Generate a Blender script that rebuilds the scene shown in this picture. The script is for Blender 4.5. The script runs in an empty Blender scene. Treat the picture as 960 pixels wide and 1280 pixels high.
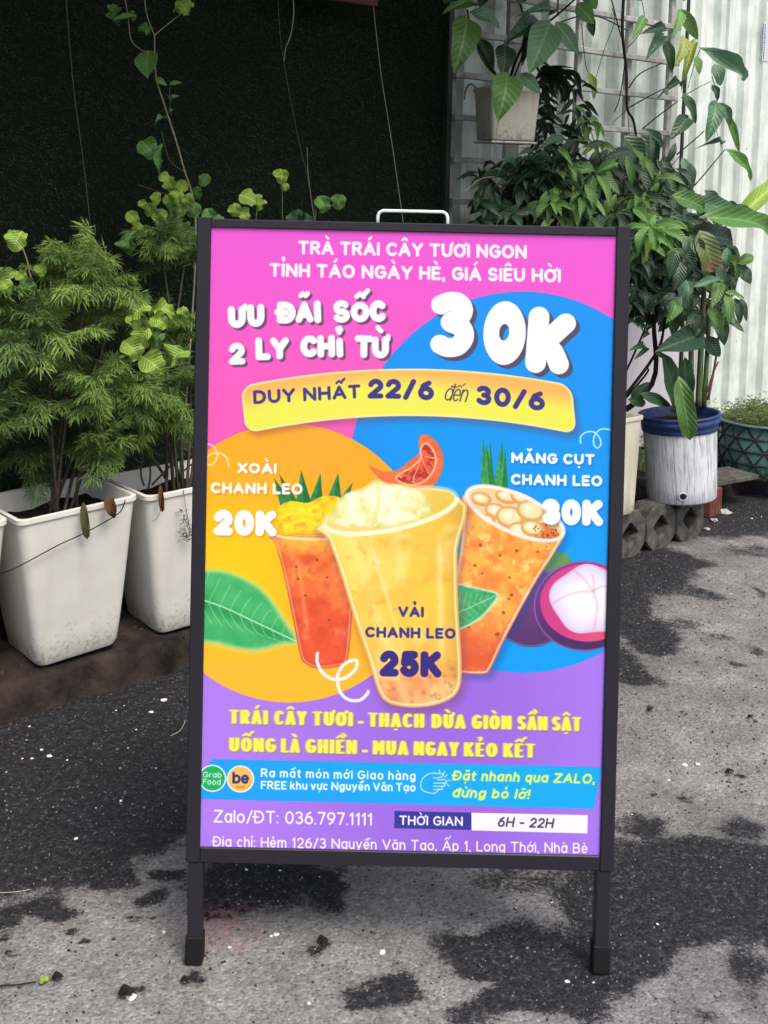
import bpy, math, random
import numpy as np
from math import sin, cos, pi, radians, sqrt
from mathutils import Vector, Matrix, Euler, noise as mnoise

# ------------------------------------------------------------------ camera, world, sun, exposure
sc = bpy.context.scene
col = sc.collection
CX, CD, CH = -0.042, 1.633, 1.18           # camera stands 1.6 m in front of the sign, 1.18 m up
PITCH, ROLL, FPX = radians(6), radians(1.25), 1452.0
cam_d = bpy.data.cameras.new('camera'); cam = bpy.data.objects.new('camera', cam_d); col.objects.link(cam)
cam_d.sensor_fit = 'VERTICAL'; cam_d.sensor_height = 36.0; cam_d.sensor_width = 27.0
cam_d.lens = 36.0*FPX/1280.0
cam_d.shift_y = -(640-380)/1280.0
cam_d.clip_start = 0.05; cam_d.clip_end = 500
cam.matrix_world = (Matrix.Translation((CX, -CD, CH)) @ Matrix.Rotation(pi/2-PITCH, 4, 'X') @ Matrix.Rotation(ROLL, 4, 'Z'))
sc.camera = cam
SUN_EL, SUN_AZ = radians(58), radians(145)      # compass-like: sun behind the camera, to its right
w = bpy.data.worlds.new("World"); sc.world = w; w.use_nodes = True
nt = w.node_tree; nt.nodes.clear()
sky = nt.nodes.new('ShaderNodeTexSky'); sky.sky_type = 'NISHITA'; sky.sun_disc = False
sky.sun_elevation = SUN_EL; sky.sun_rotation = SUN_AZ; sky.air_density = 1.0; sky.dust_density = 5.0; sky.ozone_density = 1.0
bg = nt.nodes.new('ShaderNodeBackground'); bg.inputs[1].default_value = 0.15
wo = nt.nodes.new('ShaderNodeOutputWorld')
nt.links.new(sky.outputs[0], bg.inputs[0]); nt.links.new(bg.outputs[0], wo.inputs[0])
sd = bpy.data.lights.new('sun', 'SUN'); sd.energy = 1.3; sd.angle = radians(22); sd.color = (1.0, .96, .9)
so = bpy.data.objects.new('sun', sd); col.objects.link(so)
dv = Vector((sin(SUN_AZ)*cos(SUN_EL), cos(SUN_AZ)*cos(SUN_EL), sin(SUN_EL)))   # towards the sun
so.rotation_euler = (-dv).to_track_quat('-Z', 'Y').to_euler(); so.location = dv*20
sc.view_settings.view_transform = 'Standard'; sc.view_settings.look = 'None'
sc.view_settings.exposure = 0.72; sc.view_settings.gamma = 1.0
sc.render.resolution_x = 768; sc.render.resolution_y = 1024
random.seed(7); rng = np.random.default_rng(7)
R = random.uniform

# ------------------------------------------------------------------ real positions from sight lines
def ray(px, py):
    a, b = px-480, py-380
    u = (a*cos(ROLL)+b*sin(ROLL))/FPX; v = (-a*sin(ROLL)+b*cos(ROLL))/FPX
    return u, cos(PITCH)-v*sin(PITCH), -(sin(PITCH)+v*cos(PITCH))
def at_z(px, py, z=0.0):
    u, y, v = ray(px, py); k = (z-CH)/v
    return Vector((CX+u*k, -CD+y*k, z))
WA = radians(42); OX, OY = -.85, .76          # the wall line runs away to the right at 42 degrees
def W(s, t, z=0.0): return Vector((OX+s*cos(WA)-t*sin(WA), OY+s*sin(WA)+t*cos(WA), z))
def to_wall(p): dx, dy = p[0]-OX, p[1]-OY; return dx*cos(WA)+dy*sin(WA), -dx*sin(WA)+dy*cos(WA)
def at_t(px, py, t):                           # the point at distance t behind the kerb line
    u, y, v = ray(px, py)
    k = (t+(CX-OX)*sin(WA)-(-CD-OY)*cos(WA))/(-u*sin(WA)+y*cos(WA))
    return Vector((CX+u*k, -CD+y*k, CH+v*k))
U = Vector((cos(WA), sin(WA), 0)); N = Vector((-sin(WA), cos(WA), 0))

# ------------------------------------------------------------------ materials
def mat(name, color=(.5, .5, .5), rough=.6, spec=.4, metal=0.0, nscale=0, namt=0.0, bump=0.0, bscale=40, color2=None, detail=6):
    m = bpy.data.materials.new(name); m.use_nodes = True
    n = m.node_tree.nodes; l = m.node_tree.links; b = n['Principled BSDF']
    b.inputs['Base Color'].default_value = (*color, 1); b.inputs['Roughness'].default_value = rough
    b.inputs['Specular IOR Level'].default_value = spec; b.inputs['Metallic'].default_value = metal
    tc = n.new('ShaderNodeTexCoord')
    if nscale:
        t = n.new('ShaderNodeTexNoise'); t.inputs['Scale'].default_value = nscale; t.inputs['Detail'].default_value = detail
        t.inputs['Roughness'].default_value = .65
        l.new(tc.outputs['Object'], t.inputs['Vector'])
        r = n.new('ShaderNodeValToRGB'); r.color_ramp.elements[0].position = .35; r.color_ramp.elements[1].position = .68
        c2 = color2 or tuple(c*(1-namt) for c in color)
        r.color_ramp.elements[0].color = (*c2, 1); r.color_ramp.elements[1].color = (*color, 1)
        l.new(t.outputs[0], r.inputs[0]); l.new(r.outputs[0], b.inputs['Base Color'])
    if bump:
        t2 = n.new('ShaderNodeTexNoise'); t2.inputs['Scale'].default_value = bscale; t2.inputs['Detail'].default_value = 6
        l.new(tc.outputs['Object'], t2.inputs['Vector'])
        bp = n.new('ShaderNodeBump'); bp.inputs['Strength'].default_value = 1; bp.inputs['Distance'].default_value = bump
        l.new(t2.outputs[0], bp.inputs['Height']); l.new(bp.outputs[0], b.inputs['Normal'])
    return m

def streaks(m, sc_=(40, 40, 1.2), amt=.5, c=(.25, .24, .2), lo=.55, hi=.72):
    n = m.node_tree.nodes; l = m.node_tree.links; b = n['Principled BSDF']; src = b.inputs['Base Color'].links[0].from_socket if b.inputs['Base Color'].links else None
    tc = n.new('ShaderNodeTexCoord'); mp = n.new('ShaderNodeMapping'); mp.inputs['Scale'].default_value = sc_; l.new(tc.outputs['Object'], mp.inputs[0])
    t = n.new('ShaderNodeTexNoise'); t.inputs['Scale'].default_value = 1; t.inputs['Detail'].default_value = 5; l.new(mp.outputs[0], t.inputs['Vector'])
    r = n.new('ShaderNodeMapRange'); r.inputs[1].default_value = lo; r.inputs[2].default_value = hi; r.inputs[4].default_value = amt; l.new(t.outputs[0], r.inputs[0])
    mx = n.new('ShaderNodeMix'); mx.data_type = 'RGBA'; l.new(r.outputs[0], mx.inputs['Factor'])
    if src: l.new(src, mx.inputs['A'])
    else: mx.inputs['A'].default_value = b.inputs['Base Color'].default_value
    mx.inputs['B'].default_value = (*c, 1); l.new(mx.outputs['Result'], b.inputs['Base Color']); return m

def leaf_mat(name, c, c2=None, rough=.42, trans=.25, edge=None, tip=None):
    """leaf: darker and lighter individuals, pale midrib, side veins in relief"""
    m = bpy.data.materials.new(name); m.use_nodes = True
    n = m.node_tree.nodes; l = m.node_tree.links; b = n['Principled BSDF']; out = n['Material Output']
    c2 = c2 or tuple(x*.55 for x in c)
    oi = n.new('ShaderNodeObjectInfo'); tc = n.new('ShaderNodeTexCoord'); uv = n.new('ShaderNodeUVMap')
    ns = n.new('ShaderNodeTexNoise'); ns.inputs['Scale'].default_value = 60; ns.inputs['Detail'].default_value = 4
    geo = n.new('ShaderNodeNewGeometry'); l.new(geo.outputs['Position'], ns.inputs['Vector'])
    ad = n.new('ShaderNodeMath'); ad.operation = 'MULTIPLY_ADD'; ad.inputs[1].default_value = .6
    l.new(oi.outputs['Random'], ad.inputs[0])
    m2 = n.new('ShaderNodeMath'); m2.operation = 'MULTIPLY'; m2.inputs[1].default_value = .55; l.new(ns.outputs[0], m2.inputs[0]); l.new(m2.outputs[0], ad.inputs[2])
    mx = n.new('ShaderNodeMix'); mx.data_type = 'RGBA'; mx.inputs['A'].default_value = (*c2, 1); mx.inputs['B'].default_value = (*c, 1)
    l.new(ad.outputs[0], mx.inputs['Factor'])
    # veins from the leaf's own uv (u across -1..1 stored 0..1, v along)
    sx = n.new('ShaderNodeSeparateXYZ'); l.new(uv.outputs[0], sx.inputs[0])
    a1 = n.new('ShaderNodeMath'); a1.operation = 'SUBTRACT'; a1.inputs[1].default_value = .5; l.new(sx.outputs[0], a1.inputs[0])
    a2 = n.new('ShaderNodeMath'); a2.operation = 'ABSOLUTE'; l.new(a1.outputs[0], a2.inputs[0])
    mr = n.new('ShaderNodeMapRange'); mr.inputs[1].default_value = .015; mr.inputs[2].default_value = .05; mr.inputs[3].default_value = .5; mr.inputs[4].default_value = 0
    l.new(a2.outputs[0], mr.inputs[0])
    mx2 = n.new('ShaderNodeMix'); mx2.data_type = 'RGBA'; mx2.inputs['B'].default_value = (c[0]*1.6+.05, c[1]*1.5+.06, c[2]*1.4+.03, 1)
    l.new(mr.outputs[0], mx2.inputs['Factor']); l.new(mx.outputs['Result'], mx2.inputs['A'])
    last = mx2.outputs['Result']
    if tip:
        t = n.new('ShaderNodeMapRange'); t.inputs[1].default_value = .55; t.inputs[2].default_value = .95; l.new(sx.outputs[1], t.inputs[0])
        m3 = n.new('ShaderNodeMix'); m3.data_type = 'RGBA'; m3.inputs['B'].default_value = (*tip, 1)
        l.new(t.outputs[0], m3.inputs['Factor']); l.new(last, m3.inputs['A']); last = m3.outputs['Result']
    l.new(last, b.inputs['Base Color']); b.inputs['Roughness'].default_value = rough; b.inputs['Specular IOR Level'].default_value = .45
    # side veins relief: wave of v - |u|*k
    k = n.new('ShaderNodeMath'); k.operation = 'MULTIPLY_ADD'; k.inputs[1].default_value = -.55; l.new(a2.outputs[0], k.inputs[0]); l.new(sx.outputs[1], k.inputs[2])
    s1 = n.new('ShaderNodeMath'); s1.operation = 'MULTIPLY'; s1.inputs[1].default_value = 52; l.new(k.outputs[0], s1.inputs[0])
    s2 = n.new('ShaderNodeMath'); s2.operation = 'SINE'; l.new(s1.outputs[0], s2.inputs[0])
    bp = n.new('ShaderNodeBump'); bp.inputs['Strength'].default_value = .5; bp.inputs['Distance'].default_value = .0012
    l.new(s2.outputs[0], bp.inputs['Height']); l.new(bp.outputs[0], b.inputs['Normal'])
    tr = n.new('ShaderNodeBsdfTranslucent'); l.new(last, tr.inputs[0])
    ms = n.new('ShaderNodeMixShader'); ms.inputs[0].default_value = trans
    l.new(b.outputs[0], ms.inputs[1]); l.new(tr.outputs[0], ms.inputs[2]); l.new(ms.outputs[0], out.inputs[0])
    return m

# ------------------------------------------------------------------ object helpers
def tag(o, label=None, cat=None, group=None, kind=None):
    if label: o['label'] = label
    if cat: o['category'] = cat
    if group: o['group'] = group
    if kind: o['kind'] = kind
    return o
def mesh(name, v, f, m=None, smooth=False, uv=None):
    me = bpy.data.meshes.new(name); me.from_pydata([tuple(p) for p in v], [], f)
    if m: me.materials.append(m)
    if smooth: me.shade_smooth()
    if uv is not None:
        ul = me.uv_layers.new(name='UVMap'); idx = np.zeros(len(me.loops), dtype=np.int32); me.loops.foreach_get('vertex_index', idx)
        ul.data.foreach_set('uv', np.asarray(uv, dtype=np.float32)[idx].ravel())
    me.update(); return me
def link(name, me, parent=None, loc=None, mw=None):
    o = bpy.data.objects.new(name, me); col.objects.link(o)
    if parent: o.parent = parent
    if mw is not None: o.matrix_local = mw
    elif loc is not None: o.location = loc
    return o
def empty(name, loc=(0, 0, 0), rz=0.0):
    o = bpy.data.objects.new(name, None); col.objects.link(o); o.location = loc; o.rotation_euler.z = rz
    o.empty_display_size = .05; bpy.context.view_layer.update() if False else None
    return o
class MB:
    def __init__(s): s.v = []; s.f = []
    def add(s, v, f):
        b = len(s.v); s.v += [tuple(p) for p in v]; s.f += [tuple(i+b for i in q) for q in f]
    def box(s, x0, x1, y0, y1, z0, z1, M=None, bev=0.0):
        if bev > 0:
            b = bev; pts = []; P8 = []
            # rounded-edge box: three inset face sets
            vs = []
            def idx(p): vs.append(p); return len(vs)-1
            X = (x0, x1); Y = (y0, y1); Z = (z0, z1); sg = (1, -1)
            c = {}
            for i in (0, 1):
                for j in (0, 1):
                    for k in (0, 1):
                        c[i, j, k, 'x'] = idx((X[i], Y[j]+sg[j]*b, Z[k]+sg[k]*b))
                        c[i, j, k, 'y'] = idx((X[i]+sg[i]*b, Y[j], Z[k]+sg[k]*b))
                        c[i, j, k, 'z'] = idx((X[i]+sg[i]*b, Y[j]+sg[j]*b, Z[k]))
            F = []
            for i in (0, 1):
                q = [c[i, 0, 0, 'x'], c[i, 1, 0, 'x'], c[i, 1, 1, 'x'], c[i, 0, 1, 'x']]; F.append(q if i else q[::-1])
                q = [c[0, i, 0, 'y'], c[0, i, 1, 'y'], c[1, i, 1, 'y'], c[1, i, 0, 'y']]; F.append(q if i else q[::-1])
                q = [c[0, 0, i, 'z'], c[1, 0, i, 'z'], c[1, 1, i, 'z'], c[0, 1, i, 'z']]; F.append(q if i else q[::-1])
            for i in (0, 1):
                for j in (0, 1):
                    q = [c[i, j, 0, 'x'], c[i, j, 1, 'x'], c[i, j, 1, 'y'], c[i, j, 0, 'y']]; F.append(q if i != j else q[::-1])
                    q = [c[i, 0, j, 'x'], c[i, 0, j, 'z'], c[i, 1, j, 'z'], c[i, 1, j, 'x']]; F.append(q if i != j else q[::-1])
                    q = [c[0, i, j, 'y'], c[1, i, j, 'y'], c[1, i, j, 'z'], c[0, i, j, 'z']]; F.append(q if i != j else q[::-1])
            for i in (0, 1):
                for j in (0, 1):
                    for k in (0, 1):
                        q = [c[i, j, k, 'x'], c[i, j, k, 'y'], c[i, j, k, 'z']]; F.append(q if (i+j+k) % 2 else q[::-1])
            if M: vs = [M @ Vector(p) for p in vs]
            s.add(vs, F); return s
        v = [(x, y, z) for z in (z0, z1) for y in (y0, y1) for x in (x0, x1)]
        if M: v = [M @ Vector(p) for p in v]
        s.add(v, [(0, 2, 3, 1), (4, 5, 7, 6), (0, 1, 5, 4), (2, 6, 7, 3), (0, 4, 6, 2), (1, 3, 7, 5)]); return s
    def tube(s, pts, r, n=6, cap=True):
        pts = [Vector(p) for p in pts]; b = len(s.v); rr = r if isinstance(r, (list, tuple)) else [r]*len(pts)
        up = Vector((.13, .31, .94)).normalized(); prev = None
        for i, p in enumerate(pts):
            d = (pts[min(i+1, len(pts)-1)]-pts[max(i-1, 0)]).normalized()
            x = (prev if prev else up).cross(d)
            if x.length < 1e-4: x = Vector((1, 0, 0)).cross(d)
            x.normalize(); y = d.cross(x).normalized(); prev = -x.cross(d).normalized() if False else y
            # keep frame stable
            x = y.cross(d).normalized()
            for k in range(n):
                a = 2*pi*k/n; s.v.append(tuple(p+x*cos(a)*rr[i]+y*sin(a)*rr[i]))
        for i in range(len(pts)-1):
            for k in range(n):
                k2 = (k+1) % n; s.f.append((b+i*n+k, b+i*n+k2, b+(i+1)*n+k2, b+(i+1)*n+k))
        if cap:
            s.f.append(tuple(b+k for k in range(n))[::-1]); e = b+(len(pts)-1)*n; s.f.append(tuple(e+k for k in range(n)))
        return s
    def build(s, name, m, parent=None, loc=None, smooth=False):
        return link(name, mesh(name, s.v, s.f, m, smooth), parent, loc)
def spline(pts, n=6):
    P = [Vector(p) for p in pts]; out = []
    for i in range(len(P)-1):
        p0, p1, p2, p3 = P[max(i-1, 0)], P[i], P[i+1], P[min(i+2, len(P)-1)]
        for k in range(n):
            t = k/n; out.append(.5*((2*p1)+(p2-p0)*t+(2*p0-5*p1+4*p2-p3)*t*t+(3*p1-p0-3*p2+p3)*t**3))
    out.append(P[-1]); return out

# ------------------------------------------------------------------ the printed poster: flat print, drawn by numpy
# Art coordinates are those of a flat artwork 540 x 810 units laid out with corners PC; nothing is read from a file.
PC = dict(TL=(264, 281), TR=(770, 290.5), BL=(250, 1063.5), BR=(747, 1075))
PW, PH = 1016, 1568
def homog(src, dst):
    A = []; b = []
    for (x, y), (u, v) in zip(src, dst):
        A.append([x, y, 1, 0, 0, 0, -u*x, -u*y]); b.append(u); A.append([0, 0, 0, x, y, 1, -v*x, -v*y]); b.append(v)
    h = np.linalg.solve(np.array(A, float), np.array(b, float)); return np.append(h, 1).reshape(3, 3)
_c = [(0, 0), (PW, 0), (0, PH), (PW, PH)]; _p = [PC['TL'], PC['TR'], PC['BL'], PC['BR']]
H_c2p = homog(_c, _p); H_p2c = homog(_p, _c)
def p2c(x, y):
    q = H_p2c @ np.array([x, y, np.ones_like(x)]); return q[0]/q[2], q[1]/q[2]
_jj, _ii = np.meshgrid(np.arange(PH)+.5, np.arange(PW)+.5, indexing='ij')
_q = np.tensordot(H_c2p, np.stack([_ii, _jj, np.ones_like(_ii)]), 1)
AX, AY = _q[0]/_q[2], _q[1]/_q[2]; del _q, _ii, _jj
IMG = np.zeros((PH, PW, 3))
def sl(x0, y0, x1, y1):
    cx, cy = p2c(np.array([x0, x1, x0, x1], float), np.array([y0, y0, y1, y1], float))
    a, b = max(0, int(cy.min())-2), min(PH, int(cy.max())+3); c, d = max(0, int(cx.min())-2), min(PW, int(cx.max())+3)
    return slice(a, max(a, b)), slice(c, max(c, d))
def C(*c): return np.array(c, float)/255
def put(s, m, c):
    m = np.clip(m, 0, 1)[..., None]; IMG[s] = IMG[s]*(1-m)+(c if isinstance(c, np.ndarray) else np.array(c))*m
def aa(d, w=.5): return np.clip(.5-d/(2*w), 0, 1)
def sst(x, a, b): t = np.clip((x-a)/(b-a), 0, 1); return t*t*(3-2*t)
def mixc(a, b, t): return a*(1-t[..., None])+b*t[..., None]
def ell(X, Y, cx, cy, rx, ry, rot=0):
    c, s = cos(radians(rot)), sin(radians(rot)); x = (X-cx)*c+(Y-cy)*s; y = -(X-cx)*s+(Y-cy)*c
    q = np.sqrt((x/rx)**2+(y/ry)**2)+1e-9; g = np.sqrt((x/rx**2)**2+(y/ry**2)**2)/q+1e-9
    return (q-1)/g
def cr(pts, n=8, closed=False):
    P = np.array(pts, float); out = []; N_ = len(P)
    for i in range(N_ if closed else N_-1):
        g = (lambda k: P[k % N_]) if closed else (lambda k: P[min(max(k, 0), N_-1)])
        p0, p1, p2, p3 = g(i-1), g(i), g(i+1), g(i+2)
        for k in range(n):
            t = k/n; out.append(.5*((2*p1)+(p2-p0)*t+(2*p0-5*p1+4*p2-p3)*t*t+(3*p1-p0-3*p2+p3)*t**3))
    if not closed: out.append(P[-1])
    return np.array(out)
def polysd(X, Y, P):
    d = np.full(X.shape, 1e9); ins = np.zeros(X.shape, bool); n = len(P)
    for i in range(n):
        a, b = P[i], P[(i+1) % n]; e = b-a; wx, wy = X-a[0], Y-a[1]
        t = np.clip((wx*e[0]+wy*e[1])/(e@e+1e-12), 0, 1); d = np.minimum(d, (wx-e[0]*t)**2+(wy-e[1]*t)**2)
        if a[1] != b[1]:
            c = ((a[1] > Y) != (b[1] > Y)) & (X < (b[0]-a[0])*(Y-a[1])/(b[1]-a[1])+a[0]); ins ^= c
    d = np.sqrt(d); return np.where(ins, -d, d)
def linesd(X, Y, P):
    d = np.full(X.shape, 1e9)
    for a, b in zip(P[:-1], P[1:]):
        e = b-a; wx, wy = X-a[0], Y-a[1]; t = np.clip((wx*e[0]+wy*e[1])/(e@e+1e-12), 0, 1)
        d = np.minimum(d, (wx-e[0]*t)**2+(wy-e[1]*t)**2)
    return np.sqrt(d)
def vn(X, Y, sc_, seed=0):
    g = np.random.default_rng(seed).random((64, 64)); x, y = X/sc_+100, Y/sc_+100
    xi, yi = np.floor(x).astype(int), np.floor(y).astype(int); fx, fy = x-xi, y-yi; fx = fx*fx*(3-2*fx); fy = fy*fy*(3-2*fy)
    G = lambda a, b: g[b % 64, a % 64]
    return (G(xi, yi)*(1-fx)+G(xi+1, yi)*fx)*(1-fy)+(G(xi, yi+1)*(1-fx)+G(xi+1, yi+1)*fx)*fy
def fbm(X, Y, s_, seed=0): return .5*vn(X, Y, s_, seed)+.3*vn(X, Y, s_/2, seed+1)+.2*vn(X, Y, s_/4, seed+2)
def gblur(M, s_):
    r = max(1, int(s_*2.5)); k = np.exp(-np.arange(-r, r+1)**2/(2*s_*s_)); k /= k.sum()
    P_ = np.pad(M, ((r, r), (0, 0))); M = sum(k[i]*P_[i:i+M.shape[0]] for i in range(2*r+1))
    P_ = np.pad(M, ((0, 0), (r, r))); return sum(k[i]*P_[:, i:i+M.shape[1]] for i in range(2*r+1))
# ---- a rounded single-stroke alphabet of our own: glyph = width, strokes; 6-tuples are arcs (cx, cy, rx, ry, from, to)
GL = {
 'A': (.80, [[(0, 0), (.5, 1), (1, 0)], [(.2, .32), (.8, .32)]]), 'B': (.64, [[(0, 0), (0, 1), (.5, 1), (.5, .77, .4, .23, 90, -90), (0, .54)], [(.5, .54), (.55, .27, .45, .27, 90, -90), (0, 0)]]),
 'C': (.72, [[(.56, .5, .56, .5, 48, 312)]]), 'D': (.72, [[(0, 0), (0, 1), (.4, 1), (.4, .5, .6, .5, 90, -90), (0, 0)]]), 'Đ': (.72, [[(0, 0), (0, 1), (.4, 1), (.4, .5, .6, .5, 90, -90), (0, 0)], [(-.22, .5), (.4, .5)]]),
 'E': (.54, [[(1, 1), (0, 1), (0, 0), (1, 0)], [(0, .5), (.85, .5)]]), 'F': (.52, [[(1, 1), (0, 1), (0, 0)], [(0, .5), (.85, .5)]]), 'G': (.76, [[(.54, .5, .54, .5, 50, 345), (1, .48), (.62, .48)]]),
 'H': (.70, [[(0, 0), (0, 1)], [(1, 0), (1, 1)], [(0, .5), (1, .5)]]), 'I': (.0, [[(.5, 0), (.5, 1)]]), 'K': (.66, [[(0, 0), (0, 1)], [(.95, 1), (.08, .46)], [(.33, .6), (1, 0)]]), 'L': (.52, [[(0, 1), (0, 0), (1, 0)]]),
 'M': (.90, [[(0, 0), (0, 1), (.5, .28), (1, 1), (1, 0)]]), 'N': (.74, [[(0, 0), (0, 1), (1, 0), (1, 1)]]), 'O': (.82, [[(.5, .5, .5, .5, 0, 360)]]), 'P': (.62, [[(0, 0), (0, 1), (.5, 1), (.52, .73, .48, .27, 90, -90), (0, .46)]]),
 'R': (.64, [[(0, 0), (0, 1), (.5, 1), (.54, .74, .42, .26, 90, -90), (0, .48)], [(.5, .46), (1, 0)]]), 'S': (.60, [[(.5, .74, .46, .26, 35, 270), (.5, .25, .5, .25, 90, -150)]]), 'T': (.68, [[(0, 1), (1, 1)], [(.5, 1), (.5, 0)]]),
 'U': (.70, [[(0, 1), (0, .42), (.5, .42, .5, .42, 180, 360), (1, 1)]]), 'V': (.76, [[(0, 1), (.5, 0), (1, 1)]]), 'X': (.70, [[(0, 0), (1, 1)], [(0, 1), (1, 0)]]), 'Y': (.72, [[(0, 1), (.5, .46), (1, 1)], [(.5, .46), (.5, 0)]]), 'Z': (.66, [[(0, 1), (1, 1), (0, 0), (1, 0)]]),
 'a': (.52, [[(.5, .36, .5, .36, 0, 360)], [(1, .72), (1, 0)]]), 'b': (.52, [[(0, 1), (0, 0)], [(.5, .36, .5, .36, 0, 360)]]), 'c': (.46, [[(.52, .36, .52, .36, 50, 310)]]), 'đ': (.54, [[(.5, .36, .5, .36, 0, 360)], [(1, 1.02), (1, 0)], [(.5, .86), (1.2, .86)]]), 'd': (.54, [[(.5, .36, .5, .36, 0, 360)], [(1, 1.02), (1, 0)]]),
 'e': (.50, [[(.03, .36), (.97, .36), (.5, .36, .5, .36, 0, 315)]]), 'g': (.52, [[(.5, .36, .5, .36, 0, 360)], [(1, .72), (1, -.05), (.5, -.05, .5, .24, 0, -150)]]), 'h': (.48, [[(0, 1.02), (0, 0)], [(0, .4), (.5, .4, .5, .32, 180, 0), (1, 0)]]), 'i': (.0, [[(.5, 0), (.5, .72)], [(.5, 1.0), (.5, 1.001)]]), 'ı': (.0, [[(.5, 0), (.5, .72)]]),
 'k': (.48, [[(0, 1.02), (0, 0)], [(.9, .72), (.05, .3)], [(.35, .42), (1, 0)]]), 'l': (.0, [[(.5, 0), (.5, 1.02)]]), 'm': (.82, [[(0, .72), (0, 0)], [(0, .4), (.25, .42, .25, .3, 180, 0), (.5, 0)], [(.5, .42), (.75, .42, .25, .3, 180, 0), (1, 0)]]), 'n': (.48, [[(0, .72), (0, 0)], [(0, .4), (.5, .4, .5, .32, 180, 0), (1, 0)]]),
 'o': (.56, [[(.5, .36, .5, .36, 0, 360)]]), 'p': (.52, [[(0, .72), (0, -.3)], [(.5, .36, .5, .36, 0, 360)]]), 'q': (.52, [[(1, .72), (1, -.3)], [(.5, .36, .5, .36, 0, 360)]]), 'r': (.3, [[(0, .72), (0, 0)], [(0, .45), (.6, .42, .6, .3, 180, 70)]]), 't': (.30, [[(.4, .95), (.4, .18), (.9, .18, .5, .18, 180, 280)], [(0, .72), (1, .72)]]),
 'u': (.48, [[(0, .72), (0, .32), (.5, .32, .5, .32, 180, 360), (1, .72)], [(1, .4), (1, 0)]]), 'v': (.52, [[(0, .72), (.5, 0), (1, .72)]]), 'y': (.52, [[(0, .72), (.5, .02)], [(1, .72), (.5, .0), (.2, -.28)]]),
 '0': (.60, [[(.5, .5, .5, .5, 0, 360)]]), '1': (.26, [[(0, .80), (.75, 1), (.75, 0)]]), '2': (.56, [[(.5, .70, .48, .30, 165, -25), (.0, 0), (1, 0)]]), '3': (.54, [[(.46, .76, .46, .24, 150, -85)], [(.5, .26, .5, .26, 88, -150)]]), '5': (.54, [[(.9, 1), (.15, 1), (.06, .56)], [(.46, .31, .54, .31, 130, -150)]]),
 '6': (.58, [[(.5, .31, .5, .31, 0, 360)], [(.04, .34), (.25, .8), (.75, 1)]]), '7': (.54, [[(0, 1), (1, 1), (.35, 0)]]), '9': (.58, [[(.5, .69, .5, .31, 0, 360)], [(.96, .66), (.75, .2), (.25, 0)]]),
 '-': (.34, [[(0, .42), (1, .42)]]), '/': (.40, [[(0, -.06), (1, 1.04)]]), ',': (.0, [[(.5, .02), (.1, -.16)]]), '.': (.0, [[(.5, .0), (.5, .001)]]), ':': (.0, [[(.5, .02), (.5, .021)], [(.5, .62), (.5, .621)]]), '!': (.0, [[(.5, .36), (.5, 1)], [(.5, .0), (.5, .001)]]), ' ': (.10, []) }
import unicodedata
def path(st):
    out = []
    for q in st:
        if len(q) == 2: out.append(q)
        else:
            cx, cy, rx, ry, a, b = q; n = max(4, int(abs(b-a)/20))
            for i in range(n+1): t = radians(a+(b-a)*i/n); out.append((cx+rx*cos(t), cy+ry*sin(t)))
    return out
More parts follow.
